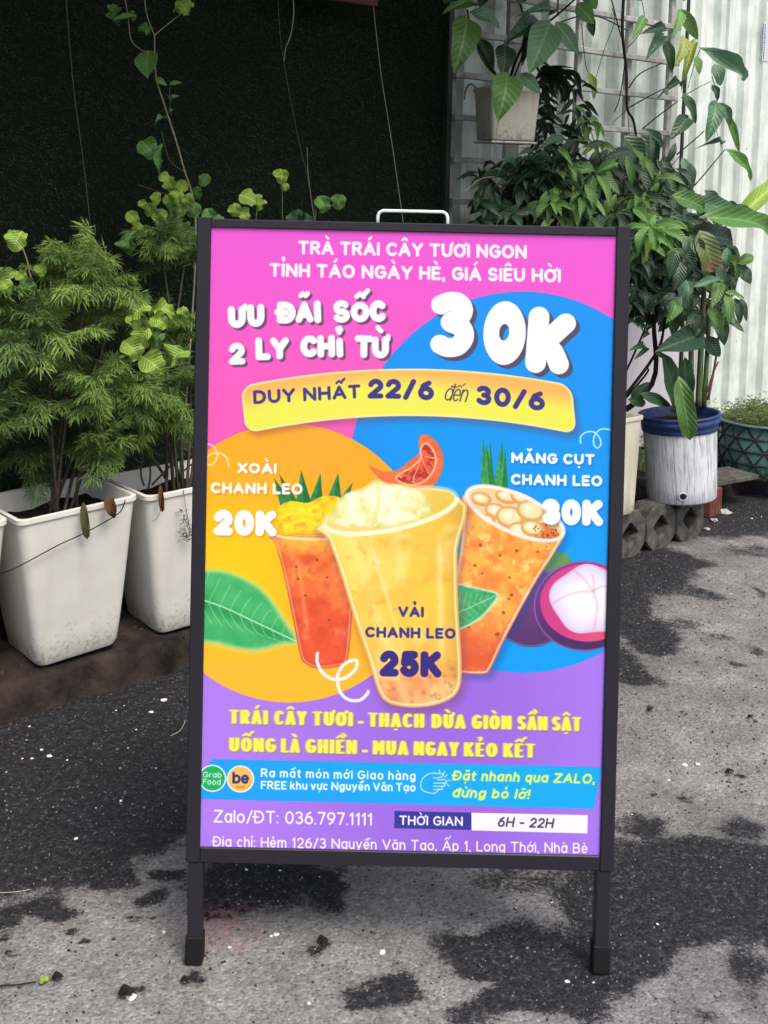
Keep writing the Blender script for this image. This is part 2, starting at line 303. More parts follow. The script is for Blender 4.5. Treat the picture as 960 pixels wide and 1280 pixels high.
def text(s, x0, y0, x1, y1, cap, color, r, shear=0., gap=.15, word=.46, arc=0., shadow=None, kx=1., soft=.5, wmul=1.):
    """one line of print, baseline from (x0,y0) to (x1,y1), stroke radius r, all in art units"""
    items = []; x = 0.; fixed = 0.
    for ch in s:
        if ch in GL: base, marks = ch, []
        else: dd = unicodedata.normalize('NFD', ch); base, marks = dd[0], list(dd[1:])
        if base == 'i' and any(m != '\u0323' for m in marks): base = 'ı'
        items.append((base, marks, x)); x += (GL[base][0]*wmul*(cap)+2*r*kx+gap*cap) if base != ' ' else word*cap
    x -= gap*cap; L = math.hypot(x1-x0, y1-y0); k = L/x; ux, uy = (x1-x0)/L, (y1-y0)/L; segs = []
    for base, marks, gx in items:
        wd = GL[base][0]*wmul*cap; H = cap-2*r; strokes = [[(gx+r*kx+px_*wd, r+py_*H) for px_, py_ in path(st)] for st in GL[base][1]]
        up = base.isupper(); top = cap if up else (.72*H+2*r if base not in 'đdbhkl' else cap*1.03); cxm = gx+r*kx+wd/2; mr = r*.72; u = cap*.30 if up else cap*.24; g = r*.8+mr+cap*.035
        ty = top+g-r*.2; stack = 0; xo = 0
        for m in marks:
            A_ = []
            if m == '\u031b': e = gx+r*kx+wd; t_ = top-r; A_ = [(e-.02*cap, t_-.02*cap), (e+cap*.13, t_+.02*cap), (e+cap*.15, t_+cap*.15)]; strokes.append(('m', A_, mr)); continue
            if m == '\u0323': strokes.append(('m', [(cxm, -g), (cxm, -g+.001)], mr*1.15)); continue
            sy = ty; sx_ = cxm+xo
            if m == '\u0302': A_ = [(cxm-u*.62, sy), (cxm, sy+u*.5), (cxm+u*.62, sy)]; xo = u*.95; ty += u*.55 if False else u*.42
            elif m == '\u0306': A_ = [(cxm-u*.6, sy+u*.42), (cxm-u*.3, sy+.02*u), (cxm+u*.3, sy+.02*u), (cxm+u*.6, sy+u*.42)]; xo = 0; ty += u*.8
            elif m == '\u0301': A_ = [(sx_-u*.15, sy), (sx_+u*.42, sy+u*.55)]
            elif m == '\u0300': A_ = [(sx_+u*.15, sy), (sx_-u*.42, sy+u*.55)]
            elif m == '\u0303': A_ = [(sx_-u*.65, sy+u*.1), (sx_-u*.3, sy+u*.42), (sx_+u*.25, sy+u*.08), (sx_+u*.65, sy+u*.42)]
            elif m == '\u0309': A_ = [(sx_-u*.28, sy+u*.62), (sx_+u*.12, sy+u*.75), (sx_+u*.28, sy+u*.45), (sx_+u*.02, sy+u*.22), (sx_, sy)]
            strokes.append(('m', A_, mr))
        for st in strokes:
            rad = r
            if st and st[0] == 'm': rad = st[2]; st = st[1]
            P_ = []
            for px_, py_ in st: X_ = (px_+py_*shear)*k; fr = X_/L; P_.append((x0+ux*X_+uy*py_*.6, y0+uy*X_-py_-arc*4*fr*(1-fr)))
            segs.append((np.array(P_), rad))
    ax_ = np.concatenate([q[0] for q in segs]); S = sl(ax_[:, 0].min()-8-r*kx, ax_[:, 1].min()-8-r, ax_[:, 0].max()+12+r*kx, ax_[:, 1].max()+12+r); M = np.zeros((S[0].stop-S[0].start, S[1].stop-S[1].start))
    for P_, rad in segs:
        Q = sl(P_[:, 0].min()-rad*kx-2, P_[:, 1].min()-rad-2, P_[:, 0].max()+rad*kx+2, P_[:, 1].max()+rad+2)
        if Q[0].stop <= Q[0].start or Q[1].stop <= Q[1].start: continue
        d = linesd(AX[Q]/kx, AY[Q], P_/np.array([kx, 1.]))-rad; sub = M[Q[0].start-S[0].start:Q[0].stop-S[0].start, Q[1].start-S[1].start:Q[1].stop-S[1].start]; np.maximum(sub, aa(d, soft), out=sub)
    if shadow:
        ox, oy, scol, sblur, sa = shadow; Sh = gblur(M, sblur) if sblur else M; h, w_ = M.shape; ox, oy = int(ox*2), int(oy*2); Q = np.zeros_like(M)
        for q in (range(1, max(ox, oy)+1) if not sblur else (max(ox, oy),)):
            a_, b_ = int(oy*q/max(ox, oy)), int(ox*q/max(ox, oy)); Q[a_:, b_:] = np.maximum(Q[a_:, b_:], Sh[:h-a_, :w_-b_])
        put(S, Q*sa, scol)
    put(S, M, color)
def full(): return (slice(0, PH), slice(0, PW))
INDIGO = C(58, 50, 128); WHITE = C(246, 242, 250)
def poster():
    X, Y = AX, AY; F = full()
    # pink ground running to violet
    pink = mixc(C(230, 84, 204), C(240, 88, 178), sst(Y, 285, 560)); vio = mixc(C(172, 122, 238), C(150, 104, 220), sst(X, 250, 560))
    vio = mixc(vio, C(170, 124, 240), sst(X, 600, 760)*.7)
    IMG[...] = mixc(pink, vio, sst(Y, 560, 800))
    # blue disc and orange disc
    d = ell(X, Y, 652, 603, 218, 241); blue = mixc(C(6, 142, 236), C(0, 156, 240), sst(Y, 380, 800)); blue = mixc(blue, C(30, 132, 232), sst(X, 520, 440)*.5)
    put(F, aa(d), blue)
    d = ell(X, Y, 361, 706, 172, 176, 0); org = mixc(C(250, 168, 30), C(250, 200, 12), sst(Y, 560, 700)*sst(X, 430, 300)); org = mixc(org, C(250, 184, 44), sst(Y, 740, 860))
    org = mixc(org, C(250, 166, 50), sst(np.hypot(X-400, Y-545), 90, 0)*.6)
    put(F, aa(d), org)
    # big leaf on the left
    S = sl(240, 695, 385, 835); X, Y = AX[S], AY[S]
    out = cr([(236, 715), (257, 713), (285, 715), (318, 730), (338, 748), (358, 778), (374, 806), (352, 811), (326, 818), (300, 817), (276, 811), (236, 795)], 6, True)
    d = polysd(X, Y, out); put(S, sst(-d, -4, 6)*.75, C(150, 225, 170))
    g = mixc(C(38, 158, 82), C(90, 196, 120), fbm(X, Y, 22, 3)); mid = cr([(240, 748), (280, 762), (320, 781), (372, 806)], 6)
    g = mixc(g, C(28, 130, 66), sst(linesd(X, Y, mid+np.array([0, 5])), 12, 0)*.5)
    put(S, sst(-d, 1, 9), g); dm = linesd(X, Y, mid); put(S, aa(dm-.9, .6)*(d < -3), C(170, 232, 180))
    for i in range(9):
        bx = 248+i*13; by = 750+i*5.6
        for sg in (-1, 1):
            q = cr([(bx, by), (bx+7*(1 if sg < 0 else .9), by+sg*14), (bx+(14 if sg < 0 else 17), by+sg*(32-i*2.2))], 4)
            put(S, aa(linesd(X, Y, q)-.45, .6)*.75*(d < -4), C(150, 222, 164))
    # right mangosteens
    S = sl(600, 690, 775, 830); X, Y = AX[S], AY[S]
    put(S, aa(ell(X, Y, 690, 706, 22, 16)), C(96, 150, 70))
    d = ell(X, Y, 662, 762, 50, 50); put(S, aa(d), mixc(C(112, 68, 130), C(84, 50, 106), sst(Y, 720, 806)))
    put(S, sst(np.abs(d+1.5), 1.5, 0)*.5, C(120, 150, 230))
    d = ell(X, Y, 728, 760, 63, 57); put(S, aa(d), mixc(C(120, 52, 128), C(70, 40, 96), sst(Y, 730, 815))); put(S, sst(np.abs(d+1), 1.6, 0)*.5, C(200, 140, 220))
    d = ell(X, Y, 731, 756, 58, 49, 4); put(S, aa(d), mixc(C(206, 60, 132), C(222, 78, 122), sst(X, 690, 750)))
    d = ell(X, Y, 736, 752, 50, 43, 4)+2.2*np.sin(np.arctan2(Y-752, X-736)*5+.6); put(S, aa(d), mixc(C(252, 246, 250), C(222, 214, 240), sst(d, -26, -2))); put(S, sst(np.abs(d+1), 3.5, 0)*(d < 1)*.35, C(214, 150, 190))
    for q in ([(738, 722), (740, 732), (739, 741), (722, 742), (703, 748), (687, 758)], [(739, 741), (744, 760), (740, 790)], [(739, 741), (752, 735), (772, 738)], [(739, 741), (728, 726), (714, 714)]):
        put(S, np.exp(-(linesd(X, Y, cr(q, 5))/1.8)**2)*(d < 0)*.42, C(226, 150, 186))
    # curved yellow banner
    S = sl(285, 445, 735, 560); X, Y = AX[S], AY[S]
    f = (X-512)/205.; yc = 490+22*f*f; th = np.arctan(2*22*f/205.); hx = (X-510)-(Y-yc)*.10; hy = (Y-yc)*np.cos(th)
    qx, qy = np.abs(hx)-190, np.abs(hy)-14; d = np.hypot(np.maximum(qx, 0), np.maximum(qy, 0))+np.minimum(np.maximum(qx, qy), 0)-16
    qx2, qy2 = np.abs(hx-3)-190, np.abs(hy-5)-14; d2 = np.hypot(np.maximum(qx2, 0), np.maximum(qy2, 0))+np.minimum(np.maximum(qx2, qy2), 0)-16
    put(S, sst(d2, 8, -4)*.45, C(120, 70, 90))
    put(S, aa(d), C(250, 230, 160)); ban = mixc(C(250, 178, 90), C(232, 232, 82), sst(hy+5*np.sin(X/60.), -27, 4))
    put(S, aa(d+2.2, .9), ban)
    text('DUY NHẤT', 317, 505.5, 450, 497.5, 17.5, INDIGO, 1.95)
    text('22/6', 459, 498, 541, 500.5, 25, INDIGO, 3.2, arc=1, gap=.13)
    text('đến', 553, 500, 581, 502.5, 22, C(70, 50, 90), .85, shear=.3, gap=.04, wmul=.8)
    text('30/6', 593, 505, 679, 513.5, 24.5, INDIGO, 3.2, gap=.13)
    # ---------------- pandan leaves and cups
    def blade(S, a, tip, b, c, c2):
        X, Y = AX[S], AY[S]; d = polysd(X, Y, np.array([a, tip, b], float)); m_ = ((a[0]+b[0])/2, (a[1]+b[1])/2)
        side = (X-m_[0])*(tip[1]-m_[1])-(Y-m_[1])*(tip[0]-m_[0]); col_ = mixc(c, c2, (side > 0)*1.); col_ = mixc(col_, c*.7, vn(X, Y, 3, 5)*.5); put(S, aa(d), col_)
    S = sl(330, 570, 450, 650)
    for a, t_, b in (((352, 642), (342, 598), (372, 640)), ((358, 640), (349, 594), (380, 640)), ((368, 640), (376, 588), (392, 640)), ((380, 645), (400, 592), (404, 640)), ((402, 640), (422, 592), (428, 640)), ((410, 642), (440, 604), (432, 640))):
        blade(S, a, t_, b, C(30, 118, 60), C(52, 146, 78))
    S = sl(590, 535, 640, 640)
    for a, t_, b in (((598, 622), (602, 546), (612, 622)), ((603, 622), (611, 548), (618, 622)), ((612, 622), (626, 550), (630, 622)), ((616, 622), (630, 562), (634, 618)), ((600, 622), (606, 556), (622, 622))):
        blade(S, a, t_, b, C(26, 132, 62), C(74, 170, 96))
    # left cup
    S = sl(330, 610, 450, 850); X, Y = AX[S], AY[S]
    d = polysd(X, Y, cr([(346, 640), (362, 628), (384, 630), (402, 622), (425, 624), (432, 650), (424, 676), (380, 682), (348, 674)], 5, True))
    put(S, aa(d), mixc(C(252, 214, 20), C(240, 170, 40), sst(fbm(X, Y, 9, 11), .45, .7)))
    for a in ([(352, 648), (372, 642), (400, 646)], [(356, 660), (380, 652), (404, 660)], [(362, 636), (384, 638), (396, 634)]): put(S, aa(linesd(X, Y, cr(a, 5))-2.4, 1)*.7, C(255, 236, 60))
    P_ = cr([(343, 672), (344, 682), (354, 720), (366, 778), (374, 820), (380, 832), (396, 839), (424, 836), (434, 826), (440, 760), (446, 700), (446, 670)], 4, True)
    d = polysd(X, Y, P_); b = mixc(C(248, 190, 62), C(238, 112, 48), sst(Y+14*(fbm(X, Y, 14, 21)-.5), 672, 705)); b = mixc(b, C(232, 84, 48), sst(Y, 720, 790)); b = mixc(b, C(244, 150, 60), sst(fbm(X, Y, 12, 31), .56, .74)*sst(Y, 770, 700)*.9)
    b = mixc(b, C(200, 66, 40), sst(fbm(X, Y, 14, 8), .45, .75)*.45); b = mixc(b, C(252, 150, 96), sst(fbm(X, Y, 20, 18), .5, .8)*.45); put(S, aa(d, .8), b); put(S, sst(-d, 10, 0)*(d < 0)*.25, C(150, 40, 30)); put(S, np.exp(-((d+2.4)/1.2)**2)*.55*(d < 0), C(255, 190, 150)); put(S, np.exp(-((X-(372+(Y-700)*.13))/3.)**2)*sst(Y, 690, 710)*sst(Y, 820, 780)*.3, C(255, 190, 140))
    for x, y in ((370, 711), (396, 702), (408, 724), (381, 747), (411, 778), (372, 726)): put(S, aa(np.hypot(X-x, (Y-y)*1.3)-1.7, .8)*.7, C(90, 50, 30))
    put(S, aa(np.abs(ell(X, Y, 392, 668, 50, 8))-1.4, .8)*(Y > 667)*.8, C(255, 240, 190)); put(S, aa(np.abs(ell(X, Y, 392, 668, 50, 8))-.6, .8)*(Y < 667)*.35, C(255, 240, 190))
    # right cup (leans right)
    S = sl(555, 600, 715, 860); X, Y = AX[S], AY[S]
    P_ = cr([(581, 618), (578, 640), (573, 690), (562, 760), (556, 838), (575, 845), (603, 846), (612, 838), (630, 800), (664, 736), (690, 694), (703, 668), (690, 650), (640, 625)], 4, True)
    put(S, sst(polysd(X-5, Y-6, P_), 8, -6)*.35, C(20, 60, 140))
    d = polysd(X, Y, P_); b = mixc(C(250, 178, 74), C(240, 140, 60), sst(fbm(X, Y, 22, 41), .35, .65)); b = mixc(b, C(252, 206, 110), sst(fbm(X, Y, 16, 47), .58, .75)); b = mixc(b, C(226, 92, 52), sst(Y-X*.1, 690, 770)); b = mixc(b, C(240, 130, 70), sst(fbm(X, Y, 10, 55), .6, .8)*.7); b = mixc(b, C(255, 214, 130), sst(vn(X, Y, 8, 59), .75, .95)*.5)
    put(S, aa(d, .8), b); put(S, sst(-d, 12, 0)*(d < 0)*.25, C(170, 70, 40)); put(S, np.exp(-((d+2.6)/1.3)**2)*.8*(d < 0), C(255, 232, 206))
    rr = np.random.default_rng(4)
    for _ in range(26):
        x = rr.uniform(580, 690); y = rr.uniform(650, 800); put(S, aa(np.hypot(X-x, Y-y)-rr.uniform(.9, 2.1), .8)*(d < -5)*.75, C(110, 66, 24))
    e = ell(X, Y, 642, 643, 65, 24, 24); put(S, aa(e), C(246, 206, 150))
    put(S, aa(ell(X, Y, 680, 668, 18, 12, 24)), C(226, 120, 60))
    for x, y, r1, r2 in ((600, 625, 13, 9), (618, 640, 14, 10), (632, 622, 15, 9), (652, 622, 16, 11), (636, 648, 18, 14), (662, 640, 18, 14), (608, 652, 10, 8), (648, 666, 16, 12), (664, 662, 15, 11), (690, 655, 8, 8)):
        q = ell(X, Y, x, y, r1, r2, 14); put(S, aa(q, .8)*(e < 3), C(216, 160, 96)); q = ell(X, Y, x-.6, y-1, r1-1.4, r2-1.4, 14)
        put(S, sst(-q, 0, 5)*(e < 3), mixc(C(250, 226, 170), C(255, 244, 214), sst(np.hypot(X-x+3, Y-y+4), 9, 0)))
    for _ in range(30):
        x = rr.uniform(665, 698); y = rr.uniform(655, 680); put(S, aa(np.hypot(X-x, Y-y)-1.1, .6)*(e < -2)*.8, C(120, 60, 20))
    put(S, aa(np.abs(e)-2.6, .8)*.9, C(250, 226, 214)); put(S, aa(np.abs(e+.4)-.9, .6)*.8, C(255, 250, 248))
    # small leaf
    P_ = cr([(566, 736), (585, 735), (604, 739), (621, 745), (612, 762), (596, 778), (576, 789), (560, 792)], 5, True); d = polysd(X, Y, P_)
    put(S, aa(d, .8), C(190, 232, 200)); put(S, sst(-d, .5, 4), mixc(C(40, 150, 84), C(90, 190, 126), fbm(X, Y, 9, 61)))
    put(S, aa(linesd(X, Y, cr([(562, 772), (590, 760), (619, 746)], 5))-.6, .5)*.8, C(180, 232, 190))
    for i in range(6): put(S, aa(linesd(X, Y, np.array([(570+i*7, 768-i*4.), (574+i*7, 742+i*1.)]))-.35, .5)*.5*(d < -2), C(180, 232, 190)); put(S, aa(linesd(X, Y, np.array([(570+i*7, 768-i*4.), (584+i*5.5, 780-i*5.)]))-.35, .5)*.5*(d < -2), C(180, 232, 190))
    # blood orange slice
    S = sl(450, 535, 565, 620); X, Y = AX[S], AY[S]
    P_ = cr([(460, 582), (468, 594), (484, 606), (512, 616), (540, 608), (552, 586), (551, 564), (540, 548), (527, 543), (522, 552), (523, 566), (511, 576), (496, 588), (477, 590)], 5, True)
    d = polysd(X, Y, P_); put(S, aa(d, .8), mixc(C(240, 130, 74), C(222, 84, 52), fbm(X, Y, 8, 71)))
    P2 = cr([(496, 600), (512, 606), (530, 600), (541, 584), (541, 568), (532, 556), (526, 562), (526, 574), (514, 586), (500, 594)], 5, True); d2 = polysd(X, Y, P2)
    put(S, aa(d2, 1), mixc(mixc(C(232, 92, 60), C(176, 44, 36), sst(fbm(X, Y, 5, 73), .38, .62)), C(250, 170, 120), sst(fbm(X, Y, 4, 77), .66, .8))); put(S, np.exp(-((d2-1.4)/1.2)**2)*.8, C(255, 214, 170))
    for a in ([(526, 574), (534, 592)], [(524, 576), (514, 604)], [(528, 570), (541, 574)]): put(S, aa(linesd(X, Y, np.array(a, float))-.6, .6)*.7, C(255, 190, 150))
    # middle cup
    S = sl(390, 595, 590, 900); X, Y = AX[S], AY[S]
    P_ = cr([(404, 655), (410, 676), (424, 716), (442, 776), (460, 830), (470, 864), (480, 880), (500, 887), (532, 887), (560, 878), (573, 862), (575, 830), (571, 760), (570, 690), (571, 622)], 4, True)
    put(S, sst(polysd(X-3, Y-7, P_), 12, -6)*.4, C(120, 60, 90)); d = polysd(X, Y, P_)
    b = mixc(C(242, 222, 112), C(244, 192, 50), sst(X+.35*(Y-640), 430, 560)*.75); b = mixc(b, C(238, 214, 90), fbm(X, Y, 30, 81)*.5); b = mixc(b, C(252, 192, 84), sst(Y, 760, 820)*.8); b = mixc(b, C(244, 146, 92), sst(Y+24*(fbm(X, Y, 20, 83)-.5), 820, 862)); b = mixc(b, C(250, 190, 110), sst(fbm(X, Y, 12, 85), .55, .75)*sst(Y, 825, 850)*.7)
    b = mixc(b, C(252, 236, 150), np.exp(-((X-(440+(Y-680)*.33))/7)**2)*.45); b = mixc(b, C(246, 186, 70), sst(fbm(X, Y, 34, 101), .45, .8)*.6); b = mixc(b, C(255, 240, 160), sst(fbm(X, Y, 40, 103), .5, .8)*.5); b = mixc(b, C(214, 150, 60), sst(fbm(X, Y, 14, 105), .6, .8)*.3*sst(Y, 640, 700)); b = b*(1-.10*sst(X, 540, 575))[..., None]
    put(S, aa(d, .8), b); put(S, sst(-d, 12, 0)*(d < 0)*.28, C(206, 150, 60)); put(S, np.exp(-((d+3.4)/1.3)**2)*(d < 0)*.75, C(255, 250, 214)); put(S, np.exp(-((d+1.)/.9)**2)*(d < 0)*.7, C(222, 182, 104)); put(S, np.exp(-((X-(548+(Y-700)*.02))/4.)**2)*sst(Y, 660, 690)*sst(Y, 850, 800)*.45, C(255, 246, 190)); put(S, np.exp(-((X-(462+(Y-680)*.30))/2.)**2)*sst(Y, 670, 700)*sst(Y, 840, 780)*.35, C(255, 252, 220))
    for _ in range(26):
        x = rr.uniform(478, 570); y = rr.uniform(838, 884); put(S, aa(np.hypot(X-x, Y-y)-rr.uniform(1.2, 3), 1.2)*(d < -4)*.4, C(150, 110, 90))
    e = ell(X, Y, 487, 640, 84, 24, -12); put(S, aa(e), mixc(C(246, 214, 120), C(226, 196, 80), sst(X, 500, 560)))
    put(S, aa(ell(X, Y, 548, 628, 20, 13, -12))*.8, mixc(C(222, 214, 90), C(236, 180, 70), fbm(X, Y, 8, 91)))
    dome = cr([(412, 654), (416, 634), (430, 618), (452, 610), (468, 600), (484, 604), (506, 606), (524, 614), (536, 628), (534, 646), (500, 658), (450, 664)], 5, True); q = polysd(X, Y, dome)
    dm_ = mixc(mixc(C(226, 222, 130), C(252, 250, 214), sst(fbm(X, Y, 22, 95), .3, .65)), C(214, 204, 104), sst(q, -8, 0)*.7); dm_ = mixc(dm_, C(255, 254, 236), sst(fbm(X, Y, 14, 99), .5, .7)*.5)
    for bx_, by_, r1_, r2_ in ((440, 632, 26, 17), (474, 624, 24, 19), (508, 632, 24, 17), (458, 648, 26, 13), (496, 648, 24, 12)): qq = ell(X, Y, bx_, by_, r1_, r2_, -8); dm_ = mixc(dm_, C(206, 200, 108), sst(np.abs(qq), 5, 0)*.14); dm_ = mixc(dm_, C(254, 252, 222), sst(-qq, 2, 14)*.45)
    put(S, sst(-q, -1, 3), dm_)
    put(S, sst(np.abs(linesd(X, Y, cr([(470, 604), (474, 622), (468, 650)], 5))), 5, 0)*.4, C(214, 210, 110))
    put(S, aa(np.abs(e)-3.0, .8)*.95*((Y > 640-(X-487)*.2)*1.+.55*(Y <= 640-(X-487)*.2)*(q > 0)), C(252, 240, 196)); put(S, aa(np.abs(e+.6)-.8, .6)*.9*(Y > 640-(X-487)*.2), C(255, 254, 240))
    # swirls
    def sw(pts, r=1.1, al=.9, c=WHITE):
        P_ = cr(pts, 8); S = sl(P_[:, 0].min()-4, P_[:, 1].min()-4, P_[:, 0].max()+4, P_[:, 1].max()+4); put(S, aa(linesd(AX[S], AY[S], P_)-r, .6)*al, c)
    sw([(255, 555), (266, 558), (272, 568), (268, 580), (260, 582), (259, 574), (266, 568), (277, 568), (284, 574), (286, 584)], 1.0, .7, C(255, 244, 220))
    sw([(724, 554), (724, 546), (731, 540), (741, 540), (748, 548), (749, 556), (744, 560), (740, 553), (742, 543), (750, 536), (763, 537)], .9, .85, C(220, 246, 255))
    sw([(396, 820), (396, 832), (404, 846), (418, 853), (432, 850), (443, 840), (445, 830), (438, 829), (427, 836), (421, 850), (424, 868), (434, 878), (448, 879), (457, 872), (459, 868)], 2.0, .95)
    # ---------------- headline
    hd = C(252, 236, 250)
    text('TRÀ TRÁI CÂY TƯƠI NGON', 372.7, 315.4, 657, 320.2, 17.4, hd, 1.95, gap=.14)
    text('TỈNH TÁO NGÀY HÈ, GIÁ SIÊU HỜI', 337, 343.9, 699.5, 350.4, 17.4, hd, 1.95, gap=.14)
    shd = (3, 3, C(92, 66, 96), 0, .95)
    def fat(s, x0, y0, x1, y1, cap, c=WHITE, r=4.3, sh=shd): text(s, x0, y0, x1, y1, cap, c, r, shadow=sh, gap=.06, wmul=.8, soft=.7)
    fat('Ư', 286, 409.5, 307, 409, 28, r=4.6); fat('U', 310, 408, 330, 407.5, 29, r=4.6); fat('Đ', 346, 403, 369, 404, 28, r=4.5); fat('Ã', 370, 402.5, 391, 402, 27); fat('I', 392.5, 403, 401.5, 402.5, 29, r=4.5); fat('S', 416, 402.5, 437, 402, 29, r=4.2); fat('Ố', 438, 401.5, 461, 401.5, 26); fat('C', 462, 401.5, 481.5, 401, 28, r=4.6)
    fat('2', 286.5, 456, 307, 455, 28, r=4.1); fat('L', 320, 450, 338, 449.5, 29, r=4.4); fat('Y', 338, 449, 361, 448.5, 28, r=4.3); fat('C', 375.5, 446, 396, 446, 28, r=4.4); fat('H', 397, 446.5, 418, 446, 29); fat('Ỉ', 420, 446.5, 429, 446, 25, r=4.4); fat('T', 443, 446.5, 465, 447, 29, r=4.4); fat('Ừ', 465, 447.5, 485, 447, 28, r=4.4)
    big = [cr([(550, 379), (560, 375), (572, 376), (578, 385), (573, 396), (562, 401), (576, 408), (579, 420), (571, 431), (558, 433), (549, 429)], 5), np.array([(672.5, 394.), (668, 452)]), cr([(706, 402), (693, 414), (680, 428), (690, 438), (697, 454)], 4)]
    S = sl(520, 350, 740, 490); X, Y = AX[S], AY[S]
    def glyph_d(ox, oy):
        x, y = X-ox, Y-oy; d3 = linesd(x, y, big[0])-12.2; dK = np.minimum(linesd(x, y, big[1])-13, linesd(x, y, big[2])-12.6)
        d0 = ell(x, y, 629.5, 414.5, 26.5, 40.5, 3); h0 = -ell(x, y, 629, 413.5, 6.2, 10.5, 8); return np.minimum(np.minimum(d3, dK), np.maximum(d0, h0))
    d = np.minimum.reduce([glyph_d(k, k) for k in (1, 2, 3, 4, 5)]); put(S, aa(d), C(74, 74, 98)); put(S, aa(glyph_d(0, 0)), C(248, 244, 252))
    ssh = (1.5, 2, C(160, 90, 40), 3, .45); bsh = (1.5, 2, C(20, 80, 170), 3, .5)
    cw = C(255, 247, 240)
    text('XOÀI', 297, 592.8, 345.5, 593.6, 13.6, cw, 1.75, shadow=ssh)
    text('CHANH LEO', 264, 618.2, 377.5, 619.6, 14, cw, 1.75, shadow=ssh)
    text('20K', 267, 671, 345.5, 672.5, 32.5, C(255, 250, 250), 5.3, shadow=ssh, gap=.04, wmul=.72)
    text('MĂNG CỤT', 637.5, 579.2, 741, 581.4, 13.6, C(246, 251, 255), 1.75, shadow=bsh)
    text('CHANH LEO', 637, 606.8, 750.6, 608.8, 14, C(246, 251, 255), 1.75, shadow=bsh)
    text('30K', 675, 657, 751.5, 659, 33, C(252, 250, 255), 5.4, shadow=bsh, gap=.04, wmul=.72)
    text('VẢI', 496.5, 774, 528, 774.4, 13.4, INDIGO, 1.7); text('CHANH LEO', 455.5, 799.8, 567.5, 801.8, 13.6, INDIGO, 1.7)
    text('25K', 473, 849, 550, 850.5, 33, C(50, 42, 122), 5.0, gap=.05, wmul=.74)
    yel = C(236, 236, 84); ysh = (1.2, 1.4, C(120, 96, 120), 0, .7)
    def chunky(s, x0, y0, x1, y1, cap): text(s, x0, y0, x1, y1, cap, yel, 1.35, shadow=ysh, kx=2.5, gap=.03, wmul=.52)
    a0 = 286.; sl_ = (918.2-908.7)/(723.5-286)
    for s_, xa, xb in (('TRÁI', 286, 335), ('CÂY', 342, 383), ('TƯƠI', 389, 440.5), ('-', 446, 453.5), ('THẠCH', 458, 529), ('DỪA', 537, 580.5), ('GIÒN', 587, 637.5), ('SẦN', 644, 682), ('SẬT', 687, 724)):
        if s_ == '-': S = sl(xa, 895, xb, 912); yy = 903.3+(xa-a0)*sl_; put(S, aa(np.maximum(np.abs(AX[S]-(xa+xb)/2)-(xb-xa)/2, np.abs(AY[S]-yy)-1.6)), yel)
        else: chunky(s_, xa, 908.7+(xa-a0)*sl_, xb, 908.7+(xb-a0)*sl_, 18)
    for s_, xa, xb in (('UỐNG', 286, 345), ('LÀ', 350.5, 374.5), ('GHIỀN', 380.5, 445.5), ('-', 451, 458.5), ('MUA', 464, 509.5), ('NGAY', 515, 572), ('KẺO', 577, 620), ('KẾT', 626, 667)):
        if s_ == '-': S = sl(xa, 930, xb, 950); yy = 939.5+(xa-a0)*sl_; put(S, aa(np.maximum(np.abs(AX[S]-(xa+xb)/2)-(xb-xa)/2, np.abs(AY[S]-yy)-1.6)), yel)
        else: chunky(s_, xa, 943.6+(xa-a0)*sl_, xb, 943.6+(xb-a0)*sl_, 18)
    # ---------------- blue strip with delivery line
    S = sl(240, 945, 760, 1025); X, Y = AX[S], AY[S]
    put(S, aa(polysd(X, Y, np.array([(266, 953.), (749.5, 963.6), (739, 1016), (246, 1003), (246, 976)]))), mixc(C(24, 158, 240), C(10, 170, 246), sst(X, 260, 700)))
    for cx_, cy_, c in ((265.8, 977.3, C(24, 172, 92)), (300.5, 978.2, C(246, 186, 96))):
        put(S, aa(np.hypot(X-cx_, Y-cy_)-17), C(240, 248, 250)); put(S, aa(np.hypot(X-cx_, Y-cy_)-15.4), c)
    text('Grab', 254, 976, 277, 976.6, 7, WHITE, .5); text('Food', 254, 985, 276, 985.6, 7.2, WHITE, .5)
    text('be', 290.5, 984, 311, 984.4, 15, C(44, 48, 110), 1.5, gap=.04); text('FOOD', 295, 990, 306, 990.3, 3.2, C(190, 110, 40), .35)
    text('Ra mất món mới Giao hàng', 325.8, 975.8, 517.5, 980, 11, C(236, 250, 255), 1.0, gap=.22, word=.4)
    text('FREE khu vực Nguyễn Văn Tạo', 325.8, 991, 517.5, 994.2, 10.6, C(236, 250, 255), 1.0, gap=.17, word=.3)
    hand = [[(541, 971), (534, 972), (527, 977), (524, 985), (526, 992), (534, 995.5), (542, 996), (546, 992), (551, 991), (550, 987.5), (554, 987), (553, 983.5), (556, 982.5), (554, 979.5), (545, 979)], [(541, 971), (552, 972), (549, 976), (540, 977)], [(540, 983.5), (553, 983.5)], [(540, 987.5), (550, 987.5)], [(540, 991.5), (547, 991.5)]]
    for q in hand: sw(q, .55, .95)
    for q in ([(548, 971), (547, 966.5)], [(551.5, 973), (554, 968.5)], [(553, 976), (557.5, 973)], [(557, 980), (561, 980)], [(556, 984), (559, 987)]): sw(q, .5, .9)
    lg = C(222, 244, 104)
    text('Đặt nhanh qua ZALO,', 563, 980.2, 740, 984.6, 12.6, lg, 1.35, shear=.2, gap=.14); text('đừng bỏ lỡ!', 562.5, 1001.5, 658.5, 1004, 12.6, lg, 1.35, shear=.2, gap=.14)
    text('Zalo/ĐT: 036.797.1111', 267.3, 1032.8, 464, 1037, 16, C(250, 246, 255), 1.05, gap=.14)
    S = sl(485, 1012, 740, 1052); X, Y = AX[S], AY[S]
    put(S, aa(polysd(X, Y, np.array([(491.5, 1018.6), (587, 1020.6), (587, 1042.6), (491, 1040.2)]))), C(52, 52, 150))
